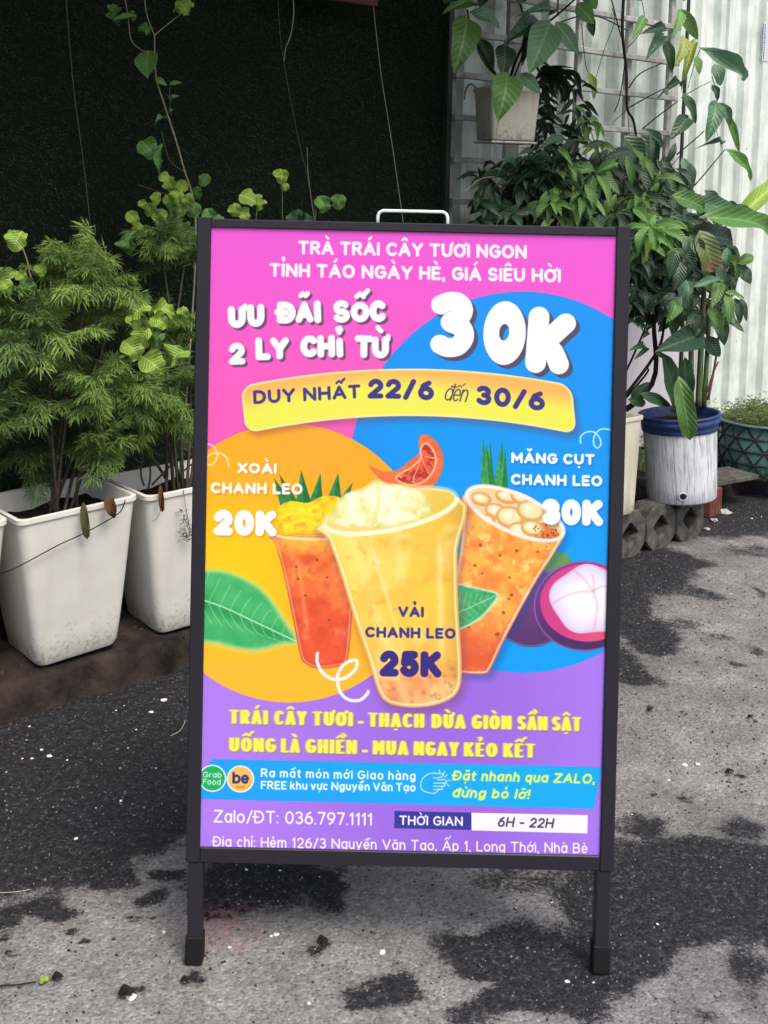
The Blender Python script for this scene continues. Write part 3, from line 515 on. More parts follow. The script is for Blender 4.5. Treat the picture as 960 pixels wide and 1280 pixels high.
    put(S, aa(polysd(X, Y, np.array([(587, 1020.8), (731.5, 1024), (731, 1047), (587, 1043)]))), C(244, 240, 252))
    text('THỜI GIAN', 497.5, 1036.2, 576, 1037.6, 12, WHITE, 1.05, gap=.15); text('6H - 22H', 619, 1038.6, 688, 1040.4, 12.6, C(50, 46, 80), 1.05, shear=.2)
    text('Địa chỉ: Hẻm 126/3 Nguyễn Văn Tạo, Ấp 1, Long Thới, Nhà Bè', 266.6, 1063, 731, 1072.2, 13, C(250, 246, 255), .85, gap=.16)
poster()
img = bpy.data.images.new('poster_print', PW, PH, alpha=False)
_a = np.ones((PH, PW, 4), np.float32); _a[..., :3] = np.clip(IMG*.965+.015, 0, 1)[::-1]; img.pixels.foreach_set(_a.ravel()); img.update(); img.pack()  # slight pale veil of reflections lifted into the print colours
del _a
def print_mat():
    m = mat('poster_vinyl', rough=.38, spec=.35); n = m.node_tree.nodes; l = m.node_tree.links
    t = n.new('ShaderNodeTexImage'); t.image = img; t.interpolation = 'Linear'; u = n.new('ShaderNodeUVMap'); l.new(u.outputs[0], t.inputs[0])
    h = n.new('ShaderNodeMix'); h.data_type = 'RGBA'; h.blend_type = 'MULTIPLY'; h.inputs['Factor'].default_value = 1; h.inputs['B'].default_value = (.84, .84, .84, 1)
    l.new(t.outputs[0], h.inputs['A']); l.new(h.outputs['Result'], n['Principled BSDF'].inputs['Base Color']); return m

# ------------------------------------------------------------------ numpy value noise for ground shapes
_G = np.random.default_rng(11).random((256, 256))
def vn2(x, y, s, o=0):
    x = x/s+50+o*7.3; y = y/s+50+o*3.1; xi = np.floor(x).astype(int); yi = np.floor(y).astype(int); fx = x-xi; fy = y-yi
    fx = fx*fx*(3-2*fx); fy = fy*fy*(3-2*fy); g = lambda a, b: _G[b % 256, a % 256]
    return (g(xi, yi)*(1-fx)+g(xi+1, yi)*fx)*(1-fy)+(g(xi, yi+1)*(1-fx)+g(xi+1, yi+1)*fx)*fy
def fb2(x, y, s, o=0): return .5*vn2(x, y, s, o)+.27*vn2(x, y, s/2, o+1)+.15*vn2(x, y, s/4, o+2)+.08*vn2(x, y, s/8, o+3)
def grid_mesh(name, X, Y, Z, m, attrs={}, smooth=True):
    ny, nx = X.shape; me = bpy.data.meshes.new(name); co = np.stack([X, Y, Z], -1).reshape(-1, 3).astype(np.float32)
    i = np.arange((ny-1)*(nx-1)); r, c = i//(nx-1), i % (nx-1); q = np.stack([r*nx+c, r*nx+c+1, (r+1)*nx+c+1, (r+1)*nx+c], -1).astype(np.int32)
    me.vertices.add(len(co)); me.vertices.foreach_set('co', co.ravel()); me.loops.add(q.size); me.loops.foreach_set('vertex_index', q.ravel())
    me.polygons.add(len(q)); me.polygons.foreach_set('loop_start', np.arange(0, q.size, 4, dtype=np.int32))
    me.update(calc_edges=True); me.validate()
    for k, a in attrs.items():
        at = me.attributes.new(k, 'FLOAT', 'POINT'); at.data.foreach_set('value', a.ravel().astype(np.float32))
    me.materials.append(m)
    if smooth: me.shade_smooth()
    return link(name, me)

# ------------------------------------------------------------------ the lane: worn asphalt with dark damp stains
# stains given as ellipses on the ground: centre x, y, radii, strength
def spot(px, py, rx, ry, wt):
    c = at_z(px, py); a = at_z(px+rx, py); b = at_z(px, max(py-ry, 420)); d = at_z(px, py+ry)
    return (c.x, c.y, max(.004, abs(a.x-c.x)), max(.004, abs(b.y-d.y)/2), wt)
STAINS = [spot(*a) for a in (
    (60, 1000, 150, 95, 1.6), (-60, 960, 150, 130, 1.8), (150, 940, 130, 90, 1.5), (200, 1000, 90, 45, 1.0), (90, 1090, 80, 22, .5), (250, 870, 150, 70, 1.5), (20, 1150, 22, 18, .8),
    (70, 1140, 34, 14, .8), (98, 1166, 12, 8, .9), (150, 1100, 28, 12, .7), (200, 1120, 14, 9, .8), (215, 1090, 18, 10, .7), (8, 1180, 12, 8, .8), (115, 1184, 11, 7, .8), (8, 1205, 10, 6, .8), (182, 1146, 12, 5, .7),
    (330, 1090, 88, 46, 1.25), (290, 1120, 34, 20, .8), (420, 1120, 24, 26, 1.0), (400, 1180, 12, 10, .75), (228, 1228, 12, 9, .8), (155, 1240, 18, 8, .75), (474, 1232, 34, 24, .85), (455, 1255, 14, 10, .5),
    (640, 1100, 60, 26, .6), (620, 1190, 74, 38, .95), (690, 1215, 90, 44, 1.0), (600, 1262, 60, 26, .9), (700, 1262, 66, 22, .9), (760, 1140, 60, 66, 1.05), (850, 1090, 110, 42, 1.15), (930, 1090, 90, 44, 1.1), (860, 1150, 80, 38, .95), (790, 1210, 50, 34, .8), (500, 1240, 20, 30, .5),
    (800, 1030, 26, 14, .8), (918, 1028, 26, 14, .75), (855, 997, 14, 5, .7), (916, 966, 7, 3, .8), (806, 889, 6, 3, .9), (938, 895, 5, 3, .9), (812, 994, 6, 3, .8),
    (930, 1220, 32, 28, .95), (960, 1180, 24, 40, .5), (900, 1262, 20, 16, .7),
    (870, 650, 100, 20, 1.25), (950, 625, 80, 24, 1.4), (800, 705, 60, 30, 1.2), (850, 704, 50, 10, .7), (790, 770, 22, 44, .75), (820, 802, 34, 16, .75), (850, 782, 30, 7, .5), (800, 850, 34, 9, .65), (780, 830, 22, 20, .7), (888, 742, 20, 7, .7), (944, 740, 8, 9, .7), (890, 797, 22, 4, .55), (935, 815, 12, 8, .6), (925, 832, 14, 5, .7), (960, 690, 60, 10, .6),
    (600, 700, 200, 90, .9), (500, 860, 150, 80, .8))]
def damp_field(X, Y):
    wx = X+.05*(fb2(X, Y, .11, 5)-.5)*2; wy = Y+.05*(fb2(X, Y, .13, 9)-.5)*2; f = np.zeros_like(X)
    for cx, cy, rx, ry, wt in STAINS:
        q = ((wx-cx)/rx)**2+((wy-cy)/ry)**2; f = np.maximum(f, 0)+wt*np.exp(-q*q*.8)
    for cx, cy, rx, ry, wt in [spot(600, 1240, 46, 14, -.9), spot(600, 1155, 40, 14, -.6), spot(880, 1230, 70, 26, -.9)]:
        q = ((wx-cx)/rx)**2+((wy-cy)/ry)**2; f = f+wt*np.exp(-q)
    return np.clip(f, 0, 1.6)
def ax_lines(a, b, step, lo, hi):
    inner = np.arange(a, b, step); out = []; s = step; x = b
    while x < hi: s *= 1.35; x += s; out.append(x)
    out2 = []; s = step; x = a
    while x > lo: s *= 1.35; x -= s; out2.append(x)
    return np.array(out2[::-1]+list(inner)+out)
gx, gy = ax_lines(-1.1, 2.1, .009, -60, 60), ax_lines(-.2, 3.6, .009, -60, 60)
GX, GY = np.meshgrid(gx, gy)
damp = damp_field(GX, GY); damp[(GX < -1.3) | (GX > 2.3) | (GY < -.5) | (GY > 4)] *= .6
near = ((GX > -1.2) & (GX < 2.2) & (GY > -.3) & (GY < 3.8))*1.
GZ = near*(.004*(fb2(GX, GY, .35, 20)-.5)+.0022*(fb2(GX, GY, .03, 30)-.5))-.0005
def asphalt_mat():
    m = mat('worn_asphalt', rough=.85, spec=.3); n = m.node_tree.nodes; l = m.node_tree.links; b = n['Principled BSDF']
    def N_(t, **k):
        q = n.new(t)
        for a, v in k.items(): setattr(q, a, v)
        return q
    tc = N_('ShaderNodeTexCoord'); at = N_('ShaderNodeAttribute', attribute_name='damp')
    def noise(s, d=6, r=.6, off=0):
        q = N_('ShaderNodeTexNoise'); q.inputs['Scale'].default_value = s; q.inputs['Detail'].default_value = d; q.inputs['Roughness'].default_value = r
        mp = N_('ShaderNodeMapping'); mp.inputs['Location'].default_value = (off, off*.7, 0); l.new(tc.outputs['Object'], mp.inputs[0]); l.new(mp.outputs[0], q.inputs['Vector']); return q.outputs[0]
    def math_(op, a, b_=None, c=None):
        q = N_('ShaderNodeMath', operation=op)
        for i, v in enumerate((a, b_, c)):
            if v is None: continue
            if isinstance(v, (int, float)): q.inputs[i].default_value = v
            else: l.new(v, q.inputs[i])
        return q.outputs[0]
    def ramp(f, st):
        q = N_('ShaderNodeValToRGB'); e = q.color_ramp.elements
        while len(e) > 1: e.remove(e[-1])
        e[0].position = st[0][0]; e[0].color = (*st[0][1], 1)
        for p, c in st[1:]: x = e.new(p); x.color = (*c, 1)
        l.new(f, q.inputs[0]); return q.outputs[0]
    def mixn(f, a, b_, mode='MIX'):
        q = N_('ShaderNodeMix', data_type='RGBA', blend_type=mode)
        for s_, v in (('Factor', f), ('A', a), ('B', b_)):
            if isinstance(v, (int, float)): q.inputs[s_].default_value = v
            elif isinstance(v, tuple): q.inputs[s_].default_value = (*v, 1)
            else: l.new(v, q.inputs[s_])
        return q.outputs['Result']
    vor = N_('ShaderNodeTexVoronoi'); vor.inputs['Scale'].default_value = 210; l.new(tc.outputs['Object'], vor.inputs['Vector'])
    vor2 = N_('ShaderNodeTexVoronoi'); vor2.inputs['Scale'].default_value = 75; l.new(tc.outputs['Object'], vor2.inputs['Vector'])
    n1, n2, n3, n4 = noise(9, 8, .7), noise(70, 6, .75, 3), noise(260, 3, .7, 5), noise(2.3, 5, .6, 8)
    bw = N_('ShaderNodeRGBToBW'); l.new(vor.outputs['Color'], bw.inputs[0]); bw2 = N_('ShaderNodeRGBToBW'); l.new(vor2.outputs['Color'], bw2.inputs[0])
    dry = ramp(n1, [(.3, (.125, .123, .12)), (.5, (.18, .177, .175)), (.7, (.25, .245, .24))])
    dry = mixn(.85, dry, ramp(bw.outputs[0], [(.1, (.45, .45, .45)), (.33, (.86, .86, .86)), (.6, (1.02, 1.02, 1.02)), (.8, (1.28, 1.28, 1.27)), (.92, (1.6, 1.6, 1.57))]), 'MULTIPLY')
    dry = mixn(.6, dry, ramp(n4, [(.35, (.62, .62, .63)), (.65, (1.3, 1.29, 1.26))]), 'MULTIPLY')
    wet = ramp(n2, [(.3, (.007, .007, .009)), (.52, (.018, .018, .021)), (.7, (.055, .055, .059))])
    wet = mixn(.9, wet, ramp(bw.outputs[0], [(.1, (.2, .2, .2)), (.5, (.8, .8, .8)), (.80, (1.4, 1.4, 1.4)), (.92, (2.8, 2.8, 2.7))]), 'MULTIPLY')
    # ragged edge of the damp
    f = math_('ADD', at.outputs['Fac'], math_('MULTIPLY', math_('SUBTRACT', noise(20, 9, .8, 12), .5), 1.9))
    f = math_('ADD', f, math_('MULTIPLY', math_('SUBTRACT', noise(130, 5, .8, 15), .5), 1.7))
    f = math_('ADD', f, math_('MULTIPLY', math_('SUBTRACT', bw.outputs[0], .5), .22))
    mr = N_('ShaderNodeMapRange', interpolation_type='SMOOTHSTEP'); mr.inputs[1].default_value = .38; mr.inputs[2].default_value = .72; l.new(f, mr.inputs[0])
    mk = mr.outputs[0]
    mr2 = N_('ShaderNodeMapRange', interpolation_type='SMOOTHSTEP'); mr2.inputs[1].default_value = .1; mr2.inputs[2].default_value = .6; mr2.inputs[4].default_value = .55; l.new(f, mr2.inputs[0])
    dry = mixn(mr2.outputs[0], dry, mixn(1., dry, (.50, .50, .51), 'MULTIPLY'))
    colr = mixn(mk, dry, wet)
    # faded red paint smear
    sx = N_('ShaderNodeVectorMath', operation='DISTANCE'); sx.inputs[1].default_value = tuple(at_z(280, 1158)); sc_ = N_('ShaderNodeMapping'); l.new(tc.outputs['Object'], sx.inputs[0])
    mr3 = N_('ShaderNodeMapRange'); mr3.inputs[1].default_value = .085; mr3.inputs[2].default_value = .0; l.new(sx.outputs['Value'], mr3.inputs[0])
    rs = math_('MULTIPLY', math_('MULTIPLY', mr3.outputs[0], .8), math_('GREATER_THAN', n2, .5))
    colr = mixn(rs, colr, (.30, .15, .16))
    l.new(colr, b.inputs['Base Color'])
    l.new(math_('SUBTRACT', .88, math_('MULTIPLY', mk, .16)), b.inputs['Roughness'])
    h = math_('ADD', math_('MULTIPLY', vor.outputs['Distance'], -.5), math_('MULTIPLY', n2, .8)); h = math_('ADD', h, math_('MULTIPLY', vor2.outputs['Distance'], -.35))
    bp = N_('ShaderNodeBump'); bp.inputs['Strength'].default_value = .9; bp.inputs['Distance'].default_value = .0035; l.new(h, bp.inputs['Height']); l.new(bp.outputs[0], b.inputs['Normal'])
    return m
tag(grid_mesh('road', GX, GY, GZ, asphalt_mat(), {'damp': damp}), kind='structure')

# ------------------------------------------------------------------ kerb ledge of earth and old mortar
def front_edge(s): return np.interp(s, [-2, 1.55, 1.8, 1.95, 2.42, 2.55, 2.75, 3.1, 5], [0, 0, -.05, -.085, -.105, -.02, .02, .05, .1])
def ledge_h(s, t):
    e = front_edge(s)+.028*(fb2(s, t*0+3, .16, 2)-.5)*2
    top = np.interp(s, [-2, 1.5, 1.8, 2.5, 2.62, 2.8, 5], [.092, .092, .146, .146, .075, .08, .10])
    back = np.interp(s, [-2, 2.4, 2.8, 5], [0, 0, .02, .04])*np.clip((t-e-.32)/.2, 0, 1)
    k = np.clip((t-e)/.035, 0, 1); k = k*k*(3-2*k)*.82+.18*np.clip((t-e-.03)/.12, 0, 1)
    return -.012+(top+.012)*k+back+.012*(fb2(s, t, .1, 7)-.5)*np.clip((t-e)/.03, 0, 1)
ls, lt = np.arange(-2.2, 5.0, .012), np.concatenate([np.arange(-.2, .32, .008), np.arange(.32, 1.0, .012)])
LS, LT = np.meshgrid(ls, lt); LZ = ledge_h(LS, LT)
LX = OX+LS*cos(WA)-LT*sin(WA); LY = OY+LS*sin(WA)+LT*cos(WA)
kerb_m = mat('earth_and_mortar', (.052, .038, .031), .95, .12, nscale=11, color2=(.008, .007, .007), bump=.004, bscale=140, detail=12)
tag(grid_mesh('kerb', LX, LY, LZ, kerb_m), kind='structure')
def ledge_z(p): s, t = to_wall(p); return float(ledge_h(np.array(s), np.array(t)))

# ------------------------------------------------------------------ turf screen (artificial grass on a panel) on the left
TT = .50
def screen(s0, s1, t, z0, z1, th=.02): 
    b = MB(); P = [W(s0, t), W(s1, t), W(s1, t+th), W(s0, t+th)]
    b.add([Vector((p.x, p.y, z)) for z in (z0, z1) for p in P], [(0, 3, 2, 1), (4, 5, 6, 7), (0, 1, 5, 4), (1, 2, 6, 5), (2, 3, 7, 6), (3, 0, 4, 7)]); return b
TURF_R = 1.80
turf = tag(empty('turf_screen', W(.4, TT)), 'tall dark green artificial grass screen behind the white planters', 'screen')
def par(o, root):      # keep world coordinates of a mesh built in world space
    o.parent = root; o.matrix_parent_inverse = Matrix.LocRotScale(root.location, root.rotation_euler, None).inverted(); return o
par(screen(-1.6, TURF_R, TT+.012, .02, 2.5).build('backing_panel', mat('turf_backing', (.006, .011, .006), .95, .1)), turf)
par(screen(TURF_R-.0, TURF_R+.022, TT-.006, .02, 2.5, .05).build('edge_trim', mat('dark_trim', (.02, .026, .022), .6)), turf)
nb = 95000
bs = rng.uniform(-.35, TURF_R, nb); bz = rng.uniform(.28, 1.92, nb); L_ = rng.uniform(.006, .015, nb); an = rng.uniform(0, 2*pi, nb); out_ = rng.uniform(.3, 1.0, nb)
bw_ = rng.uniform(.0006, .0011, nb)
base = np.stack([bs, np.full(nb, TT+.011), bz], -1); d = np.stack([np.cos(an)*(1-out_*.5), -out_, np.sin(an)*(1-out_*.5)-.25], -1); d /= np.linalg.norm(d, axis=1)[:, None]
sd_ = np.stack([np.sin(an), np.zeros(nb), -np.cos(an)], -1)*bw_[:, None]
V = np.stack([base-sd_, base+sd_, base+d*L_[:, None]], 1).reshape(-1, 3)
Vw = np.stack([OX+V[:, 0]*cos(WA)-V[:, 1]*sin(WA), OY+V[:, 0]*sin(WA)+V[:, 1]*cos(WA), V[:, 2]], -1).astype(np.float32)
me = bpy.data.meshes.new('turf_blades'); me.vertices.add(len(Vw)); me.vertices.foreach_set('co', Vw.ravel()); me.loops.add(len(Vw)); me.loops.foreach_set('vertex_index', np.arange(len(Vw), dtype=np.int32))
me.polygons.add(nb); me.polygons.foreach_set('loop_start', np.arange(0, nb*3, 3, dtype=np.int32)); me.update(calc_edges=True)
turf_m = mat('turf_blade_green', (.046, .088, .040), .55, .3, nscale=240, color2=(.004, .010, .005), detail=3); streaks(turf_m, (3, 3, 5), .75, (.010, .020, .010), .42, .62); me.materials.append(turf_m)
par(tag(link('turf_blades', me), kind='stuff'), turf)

# ------------------------------------------------------------------ corrugated sheet fence
zinc = mat('painted_zinc', (.68, .75, .69), .5, .35, nscale=7, color2=(.46, .53, .48), bump=.0015, bscale=18)
streaks(zinc, (26, 26, .9), .45, (.30, .31, .26)); streaks(zinc, (60, 60, 5), .35, (.22, .19, .14), .6, .75)
FT = .62
fence = tag(empty('corrugated_fence', W(3.0, FT)), 'pale greenish corrugated metal fence with upright ribs on the right', 'fence')
def sheet(s0, s1, z0, z1, t):
    prof = [(0, 0), (.062, 0), (.074, -.030), (.116, -.030), (.128, 0)]; P = 0.150; pts = []; s = s0
    while s < s1:
        for a, b_ in prof: pts.append((s+a, b_))
        s += P
    pts = [p for p in pts if p[0] <= s1]; v = []; f = []
    for z in np.linspace(z0, z1, 4):
        for a, b_ in pts: v.append(W(a, t+b_+.002*sin(a*9+z*3), z))
    n_ = len(pts)
    for k in range(3):
        for i in range(n_-1): f.append((k*n_+i, k*n_+i+1, (k+1)*n_+i+1, (k+1)*n_+i))
    me = mesh('sheet', v, f, zinc); o = link('sheet', me); md = o.modifiers.new('thickness', 'SOLIDIFY'); md.thickness = .0015; return o
for a, b_, dt in ((1.3, 2.5, 0), (2.45, 3.62, -.004), (3.58, 4.9, .002)): par(sheet(a, b_, .06, 2.6, FT+dt), fence)
scr = mat('rusty_screw', (.12, .08, .06), .7)
for z in (.47, .55, 1.37):
    for k in range(5, 22):
        s_ = 1.3+k*.150+.03
        if k % 2: b = MB(); c = W(s_, FT-.003, z+.004*sin(k*5)); b.tube([c, c-N*.006], .0045, 7); par(b.build('screw', scr), fence)
bk = MB()
for z in (.45, 1.35, 2.3):
    P = [W(1.3, FT+.006), W(4.9, FT+.006), W(4.9, FT+.04), W(1.3, FT+.04)]
    bk.add([Vector((p.x, p.y, zz)) for zz in (z, z+.04) for p in P], [(0, 3, 2, 1), (4, 5, 6, 7), (0, 1, 5, 4), (1, 2, 6, 5), (2, 3, 7, 6), (3, 0, 4, 7)])
par(bk.build('rail', mat('fence_rail', (.2, .2, .19), .7)), fence)
# small blue printed strip on the fence, far right
p0, p1 = at_t(953, 26, FT-.03), at_t(953, 76, FT-.03)
b = MB(); M_ = Matrix.Translation((p1.x, p1.y, (p0.z+p1.z)/2)) @ Matrix.Rotation(WA, 4, 'Z'); hh = (p0.z-p1.z)/2
b.box(-.004, .05, -.001, .001, -hh, hh, M_)
ad = tag(empty('advert_strip', (p1.x, p1.y, p1.z)), 'small pale notice with violet marks high on the corrugated fence', 'notice')
par(b.build('paper', mat('notice_paper', (.50, .55, .52), .6)), ad)
b = MB(); zz = -hh+.008
while zz < hh-.012:
    h_ = R(.006, .012); b.box(.002, R(.009, .013), -.002, -.0012, zz, zz+h_, M_); zz += h_+.004
par(b.build('printed_marks', mat('violet_ink', (.12, .09, .42), .6)), ad)

# ------------------------------------------------------------------ white slatted rack in front of the fence
rackm = mat('weathered_white_paint', (.42, .43, .40), .65, .3, nscale=20, color2=(.22, .22, .20), bump=.001)
RT = .50
rack = tag(empty('slatted_rack', W(2.3, RT)), 'weathered white rack of level slats and posts against the corrugated fence behind the hanging pot', 'rack')
def bar(name, s0, s1, t0, t1, z0, z1, root, m, bev=.002):
    Mx = Matrix.Translation(W(0, 0)) @ Matrix.Rotation(WA, 4, 'Z'); b = MB(); b.box(s0, s1, t0, t1, z0, z1, Mx, bev); return par(b.build(name, m), root)
s_l, s_r = 1.835, to_wall(at_t(846, 100, RT))[0]
zs = [at_t(575, y, RT).z for y in (40, 92, 146, 199, 252)]; z0_, dz_ = zs[0], (zs[0]-zs[-1])/4
for k in range(-3, 9): bar('slat', s_l, s_r, RT-.012, RT+.012, z0_-k*dz_-.010, z0_-k*dz_+.010, rack, rackm)
for sx_ in (s_l+.012, s_l+.30, to_wall(at_t(728, 100, RT))[0], to_wall(at_t(790, 100, RT))[0], s_r-.02): bar('upright', sx_-.014, sx_+.014, RT+.014, RT+.034, .35, 2.45, rack, rackm)
post = tag(empty('thin_post', W(s_r+.03, RT)), 'thin dark metal post at the right end of the white rack', 'post')
pp = to_wall(at_t(851, 100, RT)); b = MB(); b.tube([W(pp[0], RT-.02, .3), W(pp[0], RT-.02, 2.5)], .0075, 8); par(b.build('pole', mat('dark_pole', (.025, .03, .03), .5)), post)
b = MB(); b.box(-.04, .04, -.04, .04, .28, .31, Matrix.Translation(W(pp[0], RT-.02)) @ Matrix.Rotation(WA, 4, 'Z'), .004); par(b.build('base_plate', mat('dark_plate', (.03, .03, .03), .6)), post)

# pale board leaning low behind the big pot
bA, bB = to_wall(at_t(760, 400, .40)), to_wall(at_t(872, 400, .40))
board = tag(empty('pale_board', W((bA[0]+bB[0])/2, .42)), 'plain pale lilac grey board standing behind the stems of the blue rimmed bucket plants', 'board')
zb0, zb1 = .14, at_t(820, 325, .40).z
bar('panel', bA[0]-.25, bB[0], .40, .415, zb0, zb1, board, mat('pale_board_paint', (.50, .48, .52), .6, .3, nscale=5, color2=(.42, .40, .43)), .002)
bar('edge_strip', bB[0], bB[0]+.02, .397, .418, zb0, zb1, board, mat('edge_strip_grey', (.42, .45, .44), .6), .002)

# awning: red-brown edge shows, unseen sheet sized to shade turf and rack
aw = tag(empty('awning', W(.6, .3, 1.9)), 'red brown awning edge just showing at the top above the dark grass screen', 'awning')
awm = mat('red_brown_tin', (.10, .03, .022), .6, nscale=30, namt=.5)
pe = at_t(405, -2, .36)
bar('fascia', to_wall(pe)[0]-.10, to_wall(pe)[0]+.20, .35, .37, pe.z-.002, pe.z+.05, aw, awm, .003)
Mx = Matrix.Translation(W(0, 0)) @ Matrix.Rotation(WA, 4, 'Z'); b = MB()
b.box(-1.6, 2.42, -.42, .60, 2.06, 2.075, Mx, .002); par(b.build('shade_sheet', awm), aw)
b = MB()
for q in (-.08, .18): b = MB(); b.box(to_wall(pe)[0]+q, to_wall(pe)[0]+q+.015, .355, .365, pe.z+.04, 2.06, Mx); par(b.build('bracket', awm), aw)

# ------------------------------------------------------------------ the A-frame sign
black = mat('satin_black_powder_coat', (.016, .015, .021), .45, .3, bump=.0002, bscale=300)
rub = mat('black_rubber_foot', (.008, .008, .009), .75, .2)
LEAN = math.atan(.08); TOPB = 1.126
sign = tag(empty('signboard', (0, .18, 0)), 'black framed standing signboard with a pink and blue fruit tea poster', 'signboard')
Ms = Matrix.Rotation(-LEAN, 4, 'X')       # sign plane: x across, y back, z up the face, leaning back
def sp(name, m, x0, x1, y0, y1, z0, z1, bev=.0015, parent=None, Mx=Ms):
    b = MB(); b.box(x0, x1, y0, y1, z0, z1, Mx, bev); o = b.build(name, m)
    return par(o, sign) if parent is None else o
XO, XI = .3215, .3005
B0, B1 = .158, .181        # bottom rail
T0, T1 = 1.111, 1.124      # top rail
legs = []
for sg in (-1, 1):
    xa, xb = sorted((sg*XO, sg*XI))
    sp('side_rail', black, xa, xb, 0, .024, B0, T1+.002)
    xa, xb = sorted((sg*(XO-.0035), sg*(XO-.0255))); lg_ = sp('leg', black, xa, xb, .003, .025, .03, B0-.0005)
    f_ = sp('rubber_foot', rub, xa-.002, xb+.002, .0, .028, .001, .044, .002, parent=1)
    f_.parent = lg_          # the leg's own frame is the world frame
sp('top_rail', black, -XI-.0002, XI+.0002, .001, .023, T0, T1)
sp('bottom_rail', black, -XI-.0002, XI+.0002, .001, .023, B0, B1)
pv = [Ms @ Vector(p) for p in ((-XI-.001, .005, B1-.001), (XI+.001, .005, B1-.001), (XI+.001, .005, T0+.001), (-XI-.001, .005, T0+.001), (-XI-.001, .010, B1-.001), (XI+.001, .010, B1-.001), (XI+.001, .010, T0+.001), (-XI-.001, .010, T0+.001))]
me = mesh('poster', pv, [(0, 1, 2, 3), (5, 4, 7, 6)], print_mat(), uv=[(0, 0), (1, 0), (1, 1), (0, 1), (0, 0), (0, 0), (0, 0), (0, 0)])
par(link('poster', me), sign)
sp('backing_board', mat('grey_backing_board', (.25, .25, .26), .8), -XI, XI, .0115, .016, B1, T0, 0)
# rear frame
Hy = (Ms @ Vector((0, .03, TOPB-.02))); rear_foot = .44; ang = math.atan2(rear_foot-Hy.y, Hy.z); Lr = math.hypot(rear_foot-Hy.y, Hy.z)
Mr = Matrix.Translation((0, rear_foot, 0)) @ Matrix.Rotation(ang, 4, 'X')
for sg in (-1, 1):
    xa, xb = sorted((sg*XO, sg*XI)); sp('side_rail', black, xa, xb, 0, .022, .16, Lr, .0015, None, Mr)
    xa, xb = sorted((sg*(XO-.0035), sg*(XO-.0255))); sp('leg', black, xa, xb, .002, .021, .004, .1595, .0015, None, Mr)
sp('bottom_rail', black, -XI, XI, .001, .021, .165, .188, .0015, None, Mr); sp('top_rail', black, -XI, XI, .001, .021, Lr-.02, Lr-.002, .0015, None, Mr)
sp('rear_board', mat('white_rear_board', (.6, .6, .62), .6), -XI, XI, .006, .012, .187, Lr-.019, 0, None, Mr)
# carrying handle
hw = .052; hz = T1; hp = [(-hw, .014, hz-.008), (-hw, .014, hz+.010), (-hw+.002, .014, hz+.015), (-hw+.007, .014, hz+.018), (0, .014, hz+.018), (hw-.007, .014, hz+.018), (hw-.002, .014, hz+.015), (hw, .014, hz+.010), (hw, .014, hz-.008)]
off = Vector((-.002, 0, 0)); b = MB(); b.tube([Ms @ (Vector(p)+off) for p in hp], .0026, 8); par(b.build('carry_handle', mat('white_handle_paint', (.75, .75, .74), .35), smooth=True), sign)
for x in (-.27, .27):
    b = MB(); b.tube([Ms @ Vector((x-.02, .029, T1-.012)), Ms @ Vector((x+.02, .029, T1-.012))], .006, 10); par(b.build('hinge', mat('hinge_steel', (.35, .35, .36), .35, metal=.8), smooth=True), sign)

# ------------------------------------------------------------------ square planters
def rrect(wx, wy, r, n=4):
    p = []
    for cx_, cy_, a0 in ((wx-r, wy-r, 0), (-wx+r, wy-r, 90), (-wx+r, -wy+r, 180), (wx-r, -wy+r, 270)):
        for k in range(n+1): a = radians(a0+90*k/n); p.append((cx_+r*cos(a), cy_+r*sin(a)))
    return p
def loft(rings, cap0=True, cap1=True):
    v = []; f = []; n = len(rings[0][0])
    for pts, z in rings: v += [(x, y, z) for x, y in pts]
    for i in range(len(rings)-1):
        for k in range(n): k2 = (k+1) % n; f.append((i*n+k, i*n+k2, (i+1)*n+k2, (i+1)*n+k))
    if cap0: f.append(tuple(range(n))[::-1])
    if cap1: f.append(tuple((len(rings)-1)*n+k for k in range(n)))
    return v, f
def pot_plastic(name, c, dirt=(.16, .13, .10), amt=.6):
    m = mat(name, c, .45, .4, nscale=6, color2=tuple(x*.86 for x in c), bump=.0006, bscale=30); n = m.node_tree.nodes; l = m.node_tree.links; b = n['Principled BSDF']; src = b.inputs['Base Color'].links[0].from_socket
    tc = n.new('ShaderNodeTexCoord'); t = n.new('ShaderNodeTexNoise'); t.inputs['Scale'].default_value = 90; t.inputs['Detail'].default_value = 7; t.inputs['Roughness'].default_value = .75; l.new(tc.outputs['Object'], t.inputs['Vector'])
    sx = n.new('ShaderNodeSeparateXYZ'); l.new(tc.outputs['Object'], sx.inputs[0]); mr = n.new('ShaderNodeMapRange'); mr.inputs[1].default_value = .16; mr.inputs[2].default_value = 0.; mr.inputs[3].default_value = 0; mr.inputs[4].default_value = .2; l.new(sx.outputs[2], mr.inputs[0])
    a = n.new('ShaderNodeMath'); l.new(t.outputs[0], a.inputs[0]); l.new(mr.outputs[0], a.inputs[1]); r = n.new('ShaderNodeMapRange'); r.inputs[1].default_value = .66; r.inputs[2].default_value = .80; r.inputs[4].default_value = amt; l.new(a.outputs[0], r.inputs[0])
    mx = n.new('ShaderNodeMix'); mx.data_type = 'RGBA'; l.new(r.outputs[0], mx.inputs['Factor']); l.new(src, mx.inputs['A']); mx.inputs['B'].default_value = (*dirt, 1); l.new(mx.outputs['Result'], b.inputs['Base Color'])
    return m
soilm = mat('dark_potting_soil', (.035, .025, .018), .95, .1, nscale=60, color2=(.008, .006, .005), bump=.004, bscale=120)
